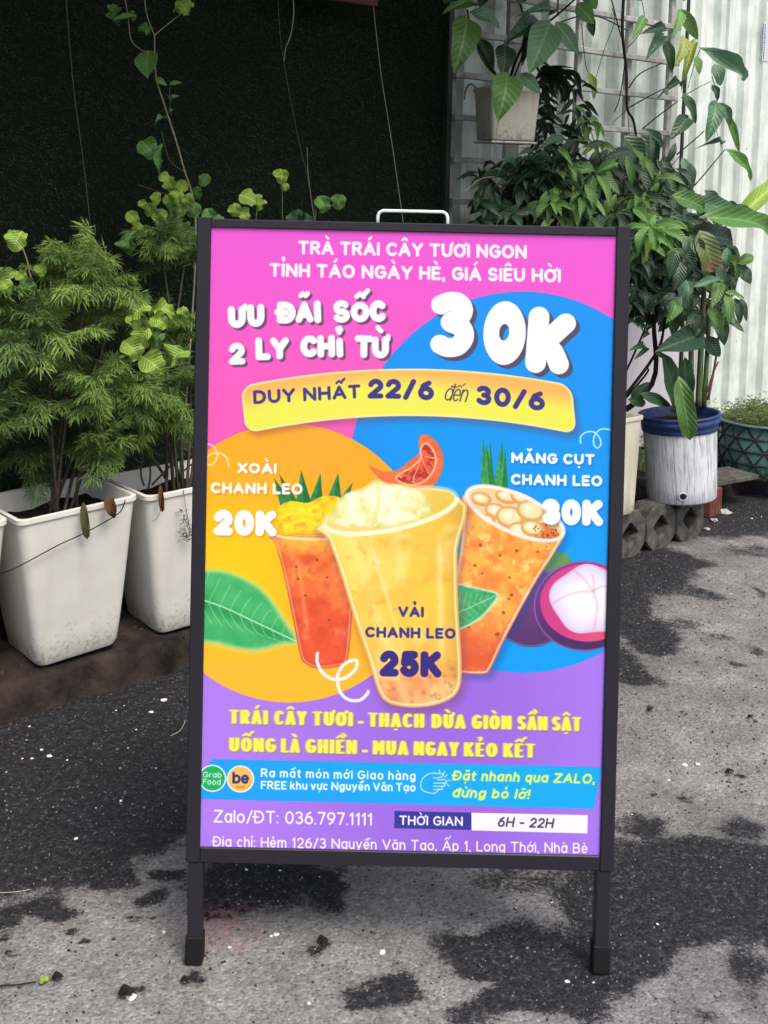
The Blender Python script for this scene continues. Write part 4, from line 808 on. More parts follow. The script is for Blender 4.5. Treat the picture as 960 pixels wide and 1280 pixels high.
def soil_mesh(wx, wy, z, name='soil'):
    v = []; f = []; nx = 14
    for j in range(nx+1):
        for i in range(nx+1):
            x = -wx+2*wx*i/nx; y = -wy+2*wy*j/nx; v.append((x, y, z+.016*(mnoise.noise((x*22, y*22, z*7)))))
    for j in range(nx):
        for i in range(nx): a = j*(nx+1)+i; f.append((a, a+1, a+nx+2, a+nx+1))
    return mesh(name, v, f, soilm, True)
def square_planter(name, label, loc, rz, wt, wb, h, m, cat='planter', group=None, tilt=(0, 0), depth=None):
    t = tag(empty(name, loc, rz), label, cat, group); t.rotation_euler = (tilt[0], tilt[1], rz)
    k = (depth or wt)/wt; hw_, hb = wt/2, wb/2
    rings = [(rrect(hb*.93, hb*.93*k, .02), 0), (rrect(hb, hb*k, .022), .012)]
    for i in range(1, 7): q = i/7; e = hb+(hw_-hb)*(q**.9); rings.append((rrect(e, e*k, .022), .012+(h-.022)*q))
    rings += [(rrect(hw_, hw_*k, .02), h-.012), (rrect(hw_+.004, hw_*k+.004, .02), h-.011), (rrect(hw_+.004, hw_*k+.004, .02), h-.001), (rrect(hw_+.002, hw_*k+.002, .02), h), (rrect(hw_-.005, hw_*k-.005, .017), h), (rrect(hw_-.008, hw_*k-.008, .015), h-.004), (rrect(hw_-.02, hw_*k-.02, .015), h-.08)]
    v, f = loft(rings, True, False); o = link('body', mesh('body', v, f, m, True), t); o.data.set_sharp_from_angle(angle=radians(50)) if hasattr(o.data, 'set_sharp_from_angle') else None
    link('soil', soil_mesh(hw_-.014, hw_*k-.014, h-.045), t)
    return t
white_p = pot_plastic('white_planter_plastic', (.70, .68, .61))
cream_p = pot_plastic('cream_planter_plastic', (.58, .55, .44), amt=.7)
streaks(cream_p, (70, 70, 6), .5, (.30, .27, .20), .5, .75); streaks(white_p, (30, 30, 3), .22, (.42, .38, .28), .5, .8)
PL = [(-.105, .118, 'white square planter cut by the left edge of the photo'), (.207, .118, 'white square planter with a withered leaf over its rim'), (.515, .112, 'white square planter half hidden by the left post of the signboard')]
planters = []
for i, (s, t, lab) in enumerate(PL):
    p = W(s, t); p.z = .088; planters.append(square_planter('planter', lab, p, WA+R(-.02, .02)-.02, .283, .205, .357, white_p, group='white planters along the ledge', tilt=(0, radians((-2., -2.2, -1.4)[i])), depth=.235))

# ------------------------------------------------------------------ right-hand group: breeze blocks, pots, brick, slab
conc = mat('rough_grey_concrete', (.115, .11, .102), .95, .12, nscale=35, color2=(.045, .043, .04), bump=.003, bscale=120)
BA = radians(38.6); B0x, B0y = .855, 2.065
def BW(q, d=0., z=0.): return Vector((B0x+q*cos(BA)-d*sin(BA), B0y+q*sin(BA)+d*cos(BA), z))
def breeze(q0, q1, label):
    qc = (q0+q1)/2; root = tag(empty('breeze_block', BW(qc, .05), BA), label, 'breeze block', 'breeze blocks under the pots')
    w_, h_, dp = (q1-q0)/2-.001, .152, .08
    out = []                                     # scalloped outline: rounded shoulders, notches at the foot
    for a in range(0, 361, 12):
        r_ = radians(a+3); q_ = 1/max(abs(cos(r_)), abs(sin(r_)), (abs(cos(r_))+abs(sin(r_)))/1.52); ex = q_*cos(r_)/1.06; ez = q_*sin(r_)/1.05
        out.append((w_*max(-1, min(1, ex*1.06)), h_/2+h_/2*max(-1, min(1, ez*1.05))))
    out = out[:-1]; n = len(out); inn = []
    for k in range(n):
        r_ = radians(12*k); c_, s_ = cos(r_), sin(r_); q = 1/(abs(c_)/.040+abs(s_)/.042); inn.append((q*c_, h_/2+q*s_+.002))
    v = []; f = []
    def J(x, z, y): nz = .0016; return (x+nz*mnoise.noise((x*60+qc*9, y*60, z*60)), y+nz*mnoise.noise((x*50, y*50+qc*7, z*50+9)), z+nz*mnoise.noise((x*55+3, y*55, z*55+qc)))
    for y in (-.05, dp-.05):
        for sc2 in (0, .06, .5, .94, 1.0):
            ins = .004 if sc2 in (0, 1.0) else 0
            for k in range(n):
                x = inn[k][0]*(1-sc2)+out[k][0]*sc2; z = inn[k][1]*(1-sc2)+out[k][1]*sc2; v.append(J(x, z, y+(ins if y < 0 else -ins)))
    for L in range(2):
        o = L*5*n
        for j in range(4):
            for k in range(n):
                k2 = (k+1) % n; q = (o+j*n+k, o+(j+1)*n+k, o+(j+1)*n+k2, o+j*n+k2); f.append(q if L == 0 else q[::-1])
    for k in range(n):
        k2 = (k+1) % n; f.append((k, k2, 5*n+k2, 5*n+k)); o = 4*n; f.append((o+k2, o+k, 9*n+k, 9*n+k2))
    o_ = link('block_body', mesh('block_body', v, f, conc, True), root); o_.data.set_sharp_from_angle(angle=radians(28)); root.location.z = -.004
    return root
breeze(-.194, -.041, 'grey breeze block under the cream planter, right beside the signboard post')
breeze(-.038, .114, 'grey breeze block with a diamond hole under the left half of the bucket')
breeze(.117, .268, 'grey breeze block with a diamond hole at the right end, before the red brick')

# blue rimmed bucket
bucket_white = mat('worn_white_bucket_paint', (.60, .62, .64), .6, .3, nscale=10, color2=(.50, .52, .55), bump=.0008)
streaks(bucket_white, (110, 110, 7), .75, (.16, .17, .2), .52, .72); streaks(bucket_white, (230, 230, 13), .7, (.10, .11, .15), .54, .66)
bblue = mat('blue_bucket_rim', (.025, .055, .20), .5, .4, nscale=25, color2=(.012, .024, .08))
bc = Vector((.972, 2.180, .150)); rb, rt, bh = .114, .133, .285
bkt = tag(empty('bucket', bc), 'large round bucket with a blue rim and worn white painted sides', 'bucket'); bkt.rotation_euler = (radians(-2), radians(-4), .3)
def circ(r, n=48, wob=0): return [(r*cos(2*pi*k/n)*(1+wob*sin(3*2*pi*k/n)), r*sin(2*pi*k/n)) for k in range(n)]
rings = [(circ(rb-.004), .001), (circ(rb), .006)]+[(circ(rb+(rt-.012-rb)*q), .006+(bh-.05)*q) for q in (.2, .4, .6, .8, 1)]
v, f = loft(rings, True, False); link('body', mesh('body', v, f, bucket_white, True), bkt)
z1 = bh-.044; rings = [(circ(rt-.0125), z1-.008), (circ(rt-.008), z1-.008), (circ(rt-.007), z1), (circ(rt-.008), z1+.012), (circ(rt-.001), z1+.016), (circ(rt+.001), z1+.022), (circ(rt), z1+.030), (circ(rt-.003), z1+.034), (circ(rt-.001), z1+.036), (circ(rt+.003), z1+.040), (circ(rt+.002), z1+.046), (circ(rt-.004), z1+.047), (circ(rt-.008), z1+.04), (circ(rt-.014), z1-.02)]
v, f = loft(rings, False, False); link('rim', mesh('rim', v, f, bblue, True), bkt)
v, f = loft([(circ(.002), bh-.03)]+[(circ((rt-.012)*q), bh-.03-.006*sin(q*9)) for q in (.3, .6, 1)], True, False); v = [(x, y, z+.006*mnoise.noise((x*30, y*30, 0))) for x, y, z in v]
link('soil', mesh('soil', v, [q[::-1] for q in f], soilm, True), bkt)
b = MB(); a_ = radians(-102)-.3; rr_ = rb+.0045; b.tube([(cos(a_)*(rr_-.01), sin(a_)*(rr_-.01), .032), (cos(a_)*(rr_+.0022), sin(a_)*(rr_+.0022), .032)], .0085, 14); b.build('drain_hole', mat('drain_hole_shadow', (.004, .004, .005), .9), bkt)
b = MB(); pts = []
for k in range(13): g_ = 2*pi*k/12; pts.append((cos(a_+.115*cos(g_))*(rr_-.0005), sin(a_+.115*cos(g_))*(rr_-.0005), .032+.0125*sin(g_)))
b.tube(pts, .0025, 6); b.build('drain_ring', bucket_white, bkt, smooth=True)

# cream planter (its right side shows beside the sign)
cp = at_z(801, 642, .150)+Vector((-.1*cos(BA)-.1*sin(BA), -.1*sin(BA)+.1*cos(BA), 0)); cpl = square_planter('planter', 'cream square planter on the breeze blocks between signboard and bucket', cp, BA+.02, .202, .188, .315, cream_p, depth=.19, tilt=(0, 0))

# brick and slab
brm = mat('red_hollow_brick', (.20, .075, .05), .9, .15, nscale=30, color2=(.11, .045, .035), bump=.002)
brk = tag(empty('hollow_brick', at_z(888, 646, 0)+Vector((0, .035, 0)), BA+.2), 'red ribbed hollow brick standing on end beside the breeze blocks', 'brick')
b = MB(); b.box(-.05, .045, -.03, .03, 0, .098, None, .002); b.build('brick_body', brm, brk)
for k in range(7): b = MB(); b.box(-.047+k*.0135, -.047+k*.0135+.008, -.0325, -.0295, .002, .096, None, .0008); b.build('rib', brm, brk)
slb = tag(empty('concrete_slab', Vector((1.245, 2.64, .1)), BA-.1), 'thin grey concrete slab lying on top of the red hollow brick', 'slab'); slb.location.z = .0985
b = MB(); b.box(-.12, .12, -.07, .08, 0, .018, None, .003); b.build('slab_body', conc, slb)
rub_m = mat('pale_mortar_rubble', (.36, .35, .33), .95, .1, bump=.003)
def lump(name, p, r, m, squash=.5, seed=0):
    v = []; f = []; n1, n2 = 9, 6
    for i in range(n2+1):
        th = pi*i/n2
        for k in range(n1):
            ph = 2*pi*k/n1; d = Vector((sin(th)*cos(ph), sin(th)*sin(ph), cos(th))); q = r*(1+.5*mnoise.noise(d*1.7+Vector((seed*3.1, p[0]*50, p[1]*50)))); v.append((d.x*q, d.y*q*.8, d.z*q*squash))
    for i in range(n2):
        for k in range(n1): k2 = (k+1) % n1; f.append((i*n1+k, (i+1)*n1+k, (i+1)*n1+k2, i*n1+k2))
    o = link(name, mesh(name, v, f, m)); o.location = p; o.rotation_euler.z = seed; return o
for i, (px, py, r, lab) in enumerate(((905, 640, .030, 'broken pale mortar lump lying at the foot of the red hollow brick'), (893, 650, .016, 'small pale mortar crumb just left of the larger lump by the brick'), (884, 661, .011, 'smallest pale mortar crumb on the dark asphalt in front of the breeze blocks'))):
    tag(lump('mortar_lump', at_z(px, py, .004), r, rub_m, .35, i), lab, 'rubble')

# teal lattice pot
teal = mat('glazed_teal', (.10, .20, .20), .3, .5, nscale=14, color2=(.05, .12, .125), bump=.001); dk = mat('dark_lattice_line', (.012, .02, .02), .6)
tp = at_z(950, 602, .075)+Vector((.05, .165, 0)); tp.z = .07
tpot = tag(empty('lattice_pot', tp), 'round teal glazed pot crossed by a dark triangle lattice at the right edge', 'pot')
tr_, th_ = .165, .215
rings = [(circ(tr_*.9), 0), (circ(tr_*.96), .01)]+[(circ(tr_*(.96+.06*sin(pi*q))), .01+(th_-.02)*q) for q in (.2, .4, .6, .8, 1)]+[(circ(tr_+.004), th_-.008), (circ(tr_+.004), th_), (circ(tr_-.012), th_), (circ(tr_-.02), th_-.05)]
v, f = loft(rings, True, False); link('body', mesh('body', v, f, teal, True), tpot)
v, f = loft([(circ(.004), th_-.02), (circ(tr_-.016), th_-.025)], True, False); link('soil', mesh('soil', v, [q[::-1] for q in f], soilm, True), tpot)
def tr_at(z): q = (z-.01)/(th_-.02); return tr_*(.96+.06*sin(pi*min(1, max(0, q))))+.001
nseg = 14; lev = [.012, .062, .112, .162, .208]
for z in lev: b = MB(); b.tube([(cos(a)*tr_at(z), sin(a)*tr_at(z), z) for a in np.linspace(0, 2*pi, 41)], .0048, 5); b.build('lattice_ring', dk, tpot, smooth=True)
for j in range(4):
    for k in range(nseg):
        for sg in (-.5, .5):
            a0_ = 2*pi*(k+(j % 2)*.5)/nseg; a1_ = a0_+2*pi*sg/nseg; b = MB(); mz = (lev[j]+lev[j+1])/2; am = (a0_+a1_)/2
            b.tube([(cos(a0_)*tr_at(lev[j]), sin(a0_)*tr_at(lev[j]), lev[j]), (cos(am)*(tr_at(mz)+.001), sin(am)*(tr_at(mz)+.001), mz), (cos(a1_)*tr_at(lev[j+1]), sin(a1_)*tr_at(lev[j+1]), lev[j+1])], .0042, 4, False); b.build('lattice_bar', dk, tpot)

# ------------------------------------------------------------------ leaves
def leaf_shape(kind, nl=9, nw=4):
    if kind == 'round': nl, nw = 12, 6
    v = []; f = []; uv = []
    for i in range(nl+1):
        t = i/nl
        if kind == 'heart': w_ = (sin(pi*min(1, t**.62)))**.75*.5*(1-.25*t); z = .10*sin(pi*t); fold = .16; wave = .03
        elif kind == 'ovate': w_ = sin(pi*t**.72)**.85*.5; z = .13*sin(pi*t); fold = .14; wave = .03
        elif kind == 'lance': w_ = sin(pi*t**.85)**.9*.5; z = .16*sin(pi*t); fold = .2; wave = .02
        elif kind == 'round': w_ = (max(0, 1-(2*t**.85-1)**2))**.5*.5*(1+.06*sin(t*15)); z = .20*sin(pi*t)-.10*t; fold = .30; wave = .13
        elif kind == 'strap': w_ = (sin(pi*t)**.35)*.5 if 0 < t < 1 else 0; z = .14*sin(pi*t); fold = .22; wave = .05
        elif kind == 'blade': w_ = (1-t**2.2)*.5*min(1, .35+t*4); z = .25*sin(pi*t); fold = .3; wave = 0
        if t == 0 and kind != 'blade': w_ = .02
        if t == 1: w_ = .008
        for k in range(nw+1):
            u = -1+2*k/nw; ser = 1+(.07*sin(i*5.3+k) if kind == 'round' and abs(u) == 1 else .025*sin(i*3.1) if abs(u) == 1 else 0)
            v.append((u*w_*ser, t, z+fold*abs(u)*w_+wave*sin(t*11+u*2)*abs(u))); uv.append((.5+u*w_, t))
    for i in range(nl):
        for k in range(nw): a = i*(nw+1)+k; f.append((a, a+1, a+nw+2, a+nw+1))
    return v, f, uv
_LM = {}
def leaf_me(kind, m, name='leaf'):
    if (kind, m.name) not in _LM: v, f, uv = leaf_shape(kind); _LM[kind, m.name] = mesh(name, v, f, m, True, uv)
    return _LM[kind, m.name]
def leaf(root, B, T, w_, kind, m, face=None, name='leaf', bow=1.0):
    B, T = Vector(B), Vector(T); Y = T-B; L = Y.length; Y = Y/L; F_ = Vector(face) if face else Vector((R(-.35, .35), -1, R(.1, .9)))
    Z = F_-Y*F_.dot(Y)
    if Z.length < 1e-3: Z = Y.orthogonal()
    Z.normalize(); X = Y.cross(Z)
    if bow == 1.0: bow = R(.5, 1.9)
    M = Matrix(((X.x*w_, Y.x*L, Z.x*L*bow, B.x), (X.y*w_, Y.y*L, Z.y*L*bow, B.y), (X.z*w_, Y.z*L, Z.z*L*bow, B.z), (0, 0, 0, 1)))
    o = bpy.data.objects.new(name, leaf_me(kind, m)); col.objects.link(o); o.parent = root
    o.matrix_parent_inverse = Matrix.LocRotScale(root.location, root.rotation_euler, None).inverted(); o.matrix_basis = M; return o
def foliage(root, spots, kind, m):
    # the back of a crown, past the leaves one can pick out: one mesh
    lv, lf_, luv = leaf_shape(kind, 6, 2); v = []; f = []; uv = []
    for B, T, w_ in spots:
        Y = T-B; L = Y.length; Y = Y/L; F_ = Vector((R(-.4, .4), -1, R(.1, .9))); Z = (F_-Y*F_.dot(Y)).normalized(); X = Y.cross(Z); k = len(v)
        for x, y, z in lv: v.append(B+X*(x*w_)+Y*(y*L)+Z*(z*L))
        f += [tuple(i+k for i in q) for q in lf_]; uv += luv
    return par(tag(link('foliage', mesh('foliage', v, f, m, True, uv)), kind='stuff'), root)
def hang_spots(n, x0, x1, y0, y1, t0, t1, L0, L1, wr=.33):
    o = []
    for k in range(n):
        c = at_t(R(x0, x1), R(y0, y1), R(t0, t1)); d = Vector((R(-.7, .7), R(-.6, .1), R(-1.3, -.1))).normalized(); L = R(L0, L1); o.append((c, c+d*L, L*wr*R(.8, 1.2)))
    return o
def stem(root, pts, r, m, name='stem', n=6, smooth=True):
    P_ = spline(pts, 5) if len(pts) > 2 else pts
    rr = r if not isinstance(r, tuple) else [r[0]+(r[1]-r[0])*i/(len(P_)-1) for i in range(len(P_))]
    b = MB(); b.tube(P_, rr, n); return par(b.build(name, m, smooth=smooth), root)
lime = leaf_mat('lime_leaf', (.36, .52, .09), (.20, .36, .05), .5, .35)
midg = leaf_mat('mid_green_leaf', (.12, .24, .06), (.05, .13, .03), .45, .3)
brig = leaf_mat('bright_green_leaf', (.17, .34, .09), (.08, .20, .05), .45, .35)
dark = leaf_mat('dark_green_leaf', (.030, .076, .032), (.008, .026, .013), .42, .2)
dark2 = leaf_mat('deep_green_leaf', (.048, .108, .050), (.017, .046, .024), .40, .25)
blug = leaf_mat('bluish_green_leaf', (.11, .22, .12), (.05, .125, .07), .42, .25)
pale = leaf_mat('pale_grey_green_leaf', (.19, .34, .17), (.12, .24, .11), .45, .3)
yelg = leaf_mat('yellowing_leaf', (.34, .40, .10), (.20, .30, .05), .5, .35)
oliv = leaf_mat('olive_drooping_leaf', (.12, .17, .05), (.08, .13, .04), .45, .2, tip=(.22, .12, .06))
dead = mat('withered_brown_leaf', (.14, .07, .035), .85, .1, nscale=60, namt=.6); deadg = mat('withered_green_leaf', (.10, .10, .045), .8, .1, nscale=60, namt=.5)
twigm = mat('dark_twig_bark', (.022, .018, .015), .85, .15, nscale=60, namt=.5); barkm = mat('grey_brown_bark', (.09, .075, .055), .85, .15, nscale=60, namt=.5)
gstem = mat('green_stalk', (.10, .15, .05), .5, .35, nscale=20, namt=.35); pstem = mat('pale_vine_stem', (.30, .27, .17), .7, .2, nscale=40, namt=.3); rstem = mat('reddish_stem', (.10, .045, .035), .7, .2)

# feathery aralia fronds: four shapes, shared by all
def frond_mesh(seed, m):
    rn = random.Random(seed); v = []; f = []; uv = []
    def lf(p, d, L, w_, nrm):
        d = d.normalized(); s_ = d.cross(nrm)
        if s_.length < 1e-4: s_ = Vector((1, 0, 0))
        s_.normalize(); b_ = len(v); v.extend([tuple(p), tuple(p+d*L*.45+s_*w_), tuple(p+d*L-nrm*L*.12), tuple(p+d*L*.45-s_*w_), ]); f.append((b_, b_+1, b_+2, b_+3)); uv.extend([(.5, 0), (.8, .5), (.5, 1), (.2, .5)])
    def curve(t): return Vector((.05*sin(t*3+seed), t, .30*t-.42*t*t))
    n = 11
    for i in range(n):      # rachis
        a, b_ = curve(i/n), curve((i+1)/n); w_ = .007*(1-i/n)+.003; k = len(v); v.extend([(a.x-w_, a.y, a.z), (a.x+w_, a.y, a.z), (b_.x+w_*.8, b_.y, b_.z), (b_.x-w_*.8, b_.y, b_.z)]); f.append((k, k+1, k+2, k+3)); uv.extend([(.3, 0), (.7, 0), (.7, 1), (.3, 1)])
    for i in range(1, n+1):
        t = i/n; p = curve(t); tang = (curve(min(1, t+.02))-curve(t-.02)).normalized(); pl = .34*(1-t)**.35+.07
        for sg in (-1, 1):
            sd = Vector((sg, .45+rn.uniform(-.45, .45), -.1+rn.uniform(-.5, .5))); sd = (sd+tang*.35).normalized(); nl = max(2, int(pl/.085))
            for j in range(nl+1):
                q = p+sd*(pl*(j+.4)/(nl+1))+Vector((0, 0, -.25*(pl*(j/(nl+1)))**2*4)); nr = Vector((rn.uniform(-.5, .5), rn.uniform(-.5, .5), 1)).normalized()
                for s2 in ((-1, 1) if j < nl else (0,)):
                    dd = sd*.8+Vector((sd.y, -sd.x, 0))*s2*.75+Vector((rn.uniform(-.4, .4), rn.uniform(-.4, .4), rn.uniform(-1.2, .15))); lf(q, dd, rn.uniform(.17, .29), rn.uniform(.015, .024), nr)
                    if rn.random() < .2: lf(q+dd.normalized()*.05, dd+Vector((rn.uniform(-1, 1), rn.uniform(-1, 1), rn.uniform(-.6, .3)))*.8, rn.uniform(.06, .11), rn.uniform(.008, .013), nr)
    return mesh('frond', v, f, m, False, uv)
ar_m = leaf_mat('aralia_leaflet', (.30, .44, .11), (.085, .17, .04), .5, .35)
ar_d = leaf_mat('aralia_shaded_leaflet', (.15, .25, .07), (.04, .09, .025), .5, .3)  # leaflet colour with shade painted in, mostly for lower and inner fronds
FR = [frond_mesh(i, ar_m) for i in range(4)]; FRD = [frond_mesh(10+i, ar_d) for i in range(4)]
def frond(root, p, d, L, dusky=False):
    d = Vector(d).normalized(); Z = Vector((0, 0, 1))-d*d.z
    if Z.length < .05: Z = Vector((0, -1, .3))
    Z.normalize(); X = d.cross(Z); me = random.choice(FRD if dusky else FR)
    o = bpy.data.objects.new('frond', me); col.objects.link(o); o.parent = root; o.matrix_parent_inverse = Matrix.LocRotScale(root.location, root.rotation_euler, None).inverted()
    o.matrix_basis = Matrix(((X.x*L, d.x*L, Z.x*L, p.x), (X.y*L, d.y*L, Z.y*L, p.y), (X.z*L, d.z*L, Z.z*L, p.z), (0, 0, 0, 1)))
def aralia(base, label, clumps):
    root = tag(empty('aralia_shrub', base), label, 'shrub', 'feathery shrubs in the white planters'); root.location = base
    for px, py, t, n, rad, dusky in clumps:
        c = at_t(px, py, t); b0 = base+Vector((R(-.03, .03), R(-.03, .03), -.01)); mid = b0.lerp(c, .5)+Vector((R(-.03, .03), R(-.03, .03), .02))
        stem(root, [b0, mid, c], (.0045, .002), barkm, 'branch')
        for k in range(int(n*1.6)):
            a = R(0, 2*pi); el = R(-.6, 1.25); d = Vector((cos(a)*cos(el), sin(a)*cos(el)-.25, sin(el))); p = c+Vector((R(-1, 1), R(-1, 1), R(-1, .6)))*rad*.38
            frond(root, p, d, R(.065, .115)*(rad/.09)**.5, dusky if isinstance(dusky, bool) else R(0, 1) < dusky)
def pz(i, dz=.31): p = planters[i].location.copy(); p.z += dz; return p
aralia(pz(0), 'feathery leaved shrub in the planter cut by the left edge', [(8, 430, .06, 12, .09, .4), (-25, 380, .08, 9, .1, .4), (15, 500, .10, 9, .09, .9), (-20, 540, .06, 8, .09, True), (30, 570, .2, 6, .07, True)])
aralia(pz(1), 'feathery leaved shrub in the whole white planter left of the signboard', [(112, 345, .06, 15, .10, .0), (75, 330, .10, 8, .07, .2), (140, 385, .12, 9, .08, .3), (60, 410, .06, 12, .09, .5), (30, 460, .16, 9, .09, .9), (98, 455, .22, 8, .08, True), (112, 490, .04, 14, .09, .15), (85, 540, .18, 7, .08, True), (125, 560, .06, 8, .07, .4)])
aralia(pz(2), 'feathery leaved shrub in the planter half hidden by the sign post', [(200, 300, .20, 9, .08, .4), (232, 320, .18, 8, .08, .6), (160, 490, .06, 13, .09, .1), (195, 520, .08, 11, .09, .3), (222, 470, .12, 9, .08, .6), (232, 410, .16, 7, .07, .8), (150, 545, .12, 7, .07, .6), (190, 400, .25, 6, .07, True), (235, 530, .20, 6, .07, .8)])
# bare stems rising from the third planter
r3 = tag(empty('bare_stems', pz(2)), 'thin bare brown stems leaning out of the planter behind the left sign post', 'stems')
for q in ([(185, 612), (188, 590), (184, 545)], [(190, 606), (215, 580), (244, 548)], [(212, 604), (228, 590), (246, 575)], [(180, 607), (176, 590), (181, 560)]): stem(r3, [at_t(x, y, .13) for x, y in q], (.0028, .0018), barkm, 'stem')
# lime seedlings with round scalloped leaves
def round_leaves(root, L, t, m=lime, dt=.02):
    for px, py, s, *o in L:
        mm = o[0] if o else m; a = R(-.9, .9)+pi/2*random.choice((0, 2, 1)); c = at_t(px, py, t+R(-dt, dt)); k = s/530.
        u = Vector((sin(a), R(-.2, .2), -abs(cos(a))*.8)).normalized(); leaf(root, c-u*k*.5, c+u*k*.55, k*R(.85, 1.05), 'round', mm, (R(-.4, .4), -1, R(.1, .9)))
r = tag(empty('creeper', pz(2)), 'lime green round leaved creeper spilling among the feathery shrub next to the left sign post', 'creeper')
round_leaves(r, [(163, 437, 28), (180, 423, 28), (190, 455, 32), (224, 447, 29), (175, 391, 30), (204, 391, 26), (199, 402, 22), (198, 423, 19, midg), (228, 390, 15), (166, 402, 20), (212, 398, 20)], .02)
stem(r, [pz(2), at_t(215, 520, .08), at_t(205, 460, .04), at_t(185, 420, .04)], .002, gstem); stem(r, [at_t(205, 460, .04), at_t(224, 440, .03)], .0014, gstem); stem(r, [at_t(190, 425, .035), at_t(204, 395, .035), at_t(228, 388, .03)], .0014, gstem)
r = tag(empty('seedling', pz(0)), 'lime green round leaved seedling at the far left above the feathery shrub', 'seedling')
round_leaves(r, [(22, 301, 24), (14, 296, 14), (30, 297, 12), (12, 348, 26), (3, 356, 24), (34, 358, 20, midg), (50, 338, 15), (27, 345, 14)], .06)
stem(r, [pz(0)+Vector((.03, 0, 0)), at_t(34, 400, .08), at_t(36, 338, .07), at_t(26, 305, .06)], .0018, pstem)
# tall climbing vine on the turf
r = tag(empty('climbing_vine', pz(2)), 'thin pale stemmed vine climbing up the dark grass screen with scattered lime leaves', 'vine')
T1_ = .30
V_ = lambda *q: [at_t(x, y, T1_) for x, y in q]
stem(r, [pz(2)]+V_((245, 300), (228, 205), (205, 130), (195, 95), (193, 44)), (.003, .0016), pstem); stem(r, V_((193, 44), (184, 20), (180, -6)), .0013, pstem); stem(r, V_((193, 44), (210, 30), (226, 17), (230, 8)), .0012, pstem)
stem(r, V_((176, 62), (164, 50), (160, 20), (155, -6)), .0011, pstem); stem(r, V_((195, 95), (190, 70), (176, 62)), .001, pstem); stem(r, V_((231, 215), (212, 200), (202, 165)), .001, gstem); stem(r, V_((240, 265), (215, 246), (173, 231)), .001, rstem); stem(r, V_((214, 145), (212, 120), (213, 102)), .0008, gstem)
round_leaves(r, [(229, 9, 22), (237, 6, 12), (222, 14, 12), (148, 20, 22, midg), (142, 12, 14, midg), (164, 20, 14, midg), (180, 37, 16, midg), (185, 186, 28, brig), (205, 222, 15), (214, 230, 22), (222, 246, 20), (188, 262, 20), (199, 271, 24), (216, 263, 20, midg), (165, 272, 20), (164, 306, 26, brig), (256, 225, 19, midg), (247, 241, 18, midg), (183, 290, 20, brig), (235, 285, 18, midg), (228, 232, 18), (236, 250, 20), (210, 250, 16), (196, 248, 18), (242, 262, 22, brig), (226, 262, 20), (208, 298, 20), (222, 300, 22, brig), (190, 305, 18), (236, 300, 18), (200, 205, 12), (172, 285, 16), (178, 255, 12), (206, 283, 18, brig)], T1_, lime, .03)
for (bx, by), (tx, ty), w_ in (((186, 63), (185, 98), 30), ((194, 98), (209, 107), 8), ((212, 105), (227, 103), 6), ((212, 122), (224, 120), 6), ((214, 128), (206, 118), 5), ((212, 140), (217, 137), 6), ((210, 150), (193, 157), 8), ((203, 180), (201, 222), 10), ((170, 20), (140, 26), 8)):
    leaf(r, at_t(bx, by, T1_-.01), at_t(tx, ty, T1_-.03), w_/470, 'ovate', brig if w_ < 20 else midg)
# sprouts that show above the sign's top edge
def sprout(label, gx_, leaves, st, t=.16, m=lime):
    b0 = at_t(*gx_, t); s_, t_ = to_wall(b0); g = W(s_, t, .085); r = tag(empty('sprout', g), label, 'sprout', 'sprouts rising behind the signboard'); 
    for q in st: stem(r, [g, g.lerp(at_t(*q[0], t), .6)+Vector((.01, .01, 0))]+[at_t(x, y, t) for x, y in q], .0013, gstem)
    round_leaves(r, leaves, t, m, .012)
sprout('lime sprout with three cupped leaves above the left part of the sign top', (318, 300), [(294, 262, 18), (309, 248, 24), (327, 257, 18), (303, 268, 20), (324, 247, 10), (316, 252, 12)], [[(300, 275), (308, 250)], [(320, 275), (327, 258)]])
sprout('short sprout with two small leaves stacked on one thin stem above the sign', (353, 300), [(352, 220, 20), (356, 233, 12), (346, 217, 12)], [[(353, 270), (353, 225)]])
sprout('sprout with two side by side round leaves left of the carrying handle', (396, 300), [(402, 255, 25, brig), (424, 252, 23, brig)], [[(394, 276), (393, 250), (404, 252)], [(394, 276), (405, 262), (420, 254)]])
sprout('low dark leaf cluster peeping over the sign top', (375, 300), [(372, 273, 26, dark2), (384, 277, 20, dark2), (262, 270, 22, brig), (273, 275, 16, brig)], [[(375, 285), (374, 276)], [(268, 290), (266, 274)]])
# strings on the turf
strm = mat('pale_string', (.36, .34, .30), .8, .1); strd = mat('dim_string', (.10, .10, .09), .8, .1)
for lab, q, t, m, rd in (('thin dim string hanging on the dark grass screen at the far left', [(82, -8), (92, 110), (104, 200), (113, 282)], .44, strd, .0011), ('pale string running down to the sign handle', [(465, -8), (476, 90), (490, 180), (505, 285)], .40, strm, .0011), ('long thin string between the handle string and the vine', [(347, -8), (352, 60), (370, 160), (384, 220), (394, 285)], .42, strd, .0010)):
    p = at_t(*q[-1], t); tag(stem_ := empty('string', p), lab, 'string', 'strings on the grass screen'); stem(stem_, [at_t(x, y, t) for x, y in q], rd, m, 'cord', 5)
p = at_t(355, 76, .40); st_ = tag(empty('aerial_root', p), 'pale dangling root ending in mid air near the top of the dark grass screen', 'root'); stem(st_, [at_t(x, y, .40) for x, y in ((366, -8), (367, 18), (363, 45), (357, 60), (355, 76))], (.0022, .0015), pstem, 'root_strand')
stem(st_, [at_t(x, y, .40) for x, y in ((384, 184), (385, 215), (391, 262), (396, 285))], .0012, pstem, 'root_strand')

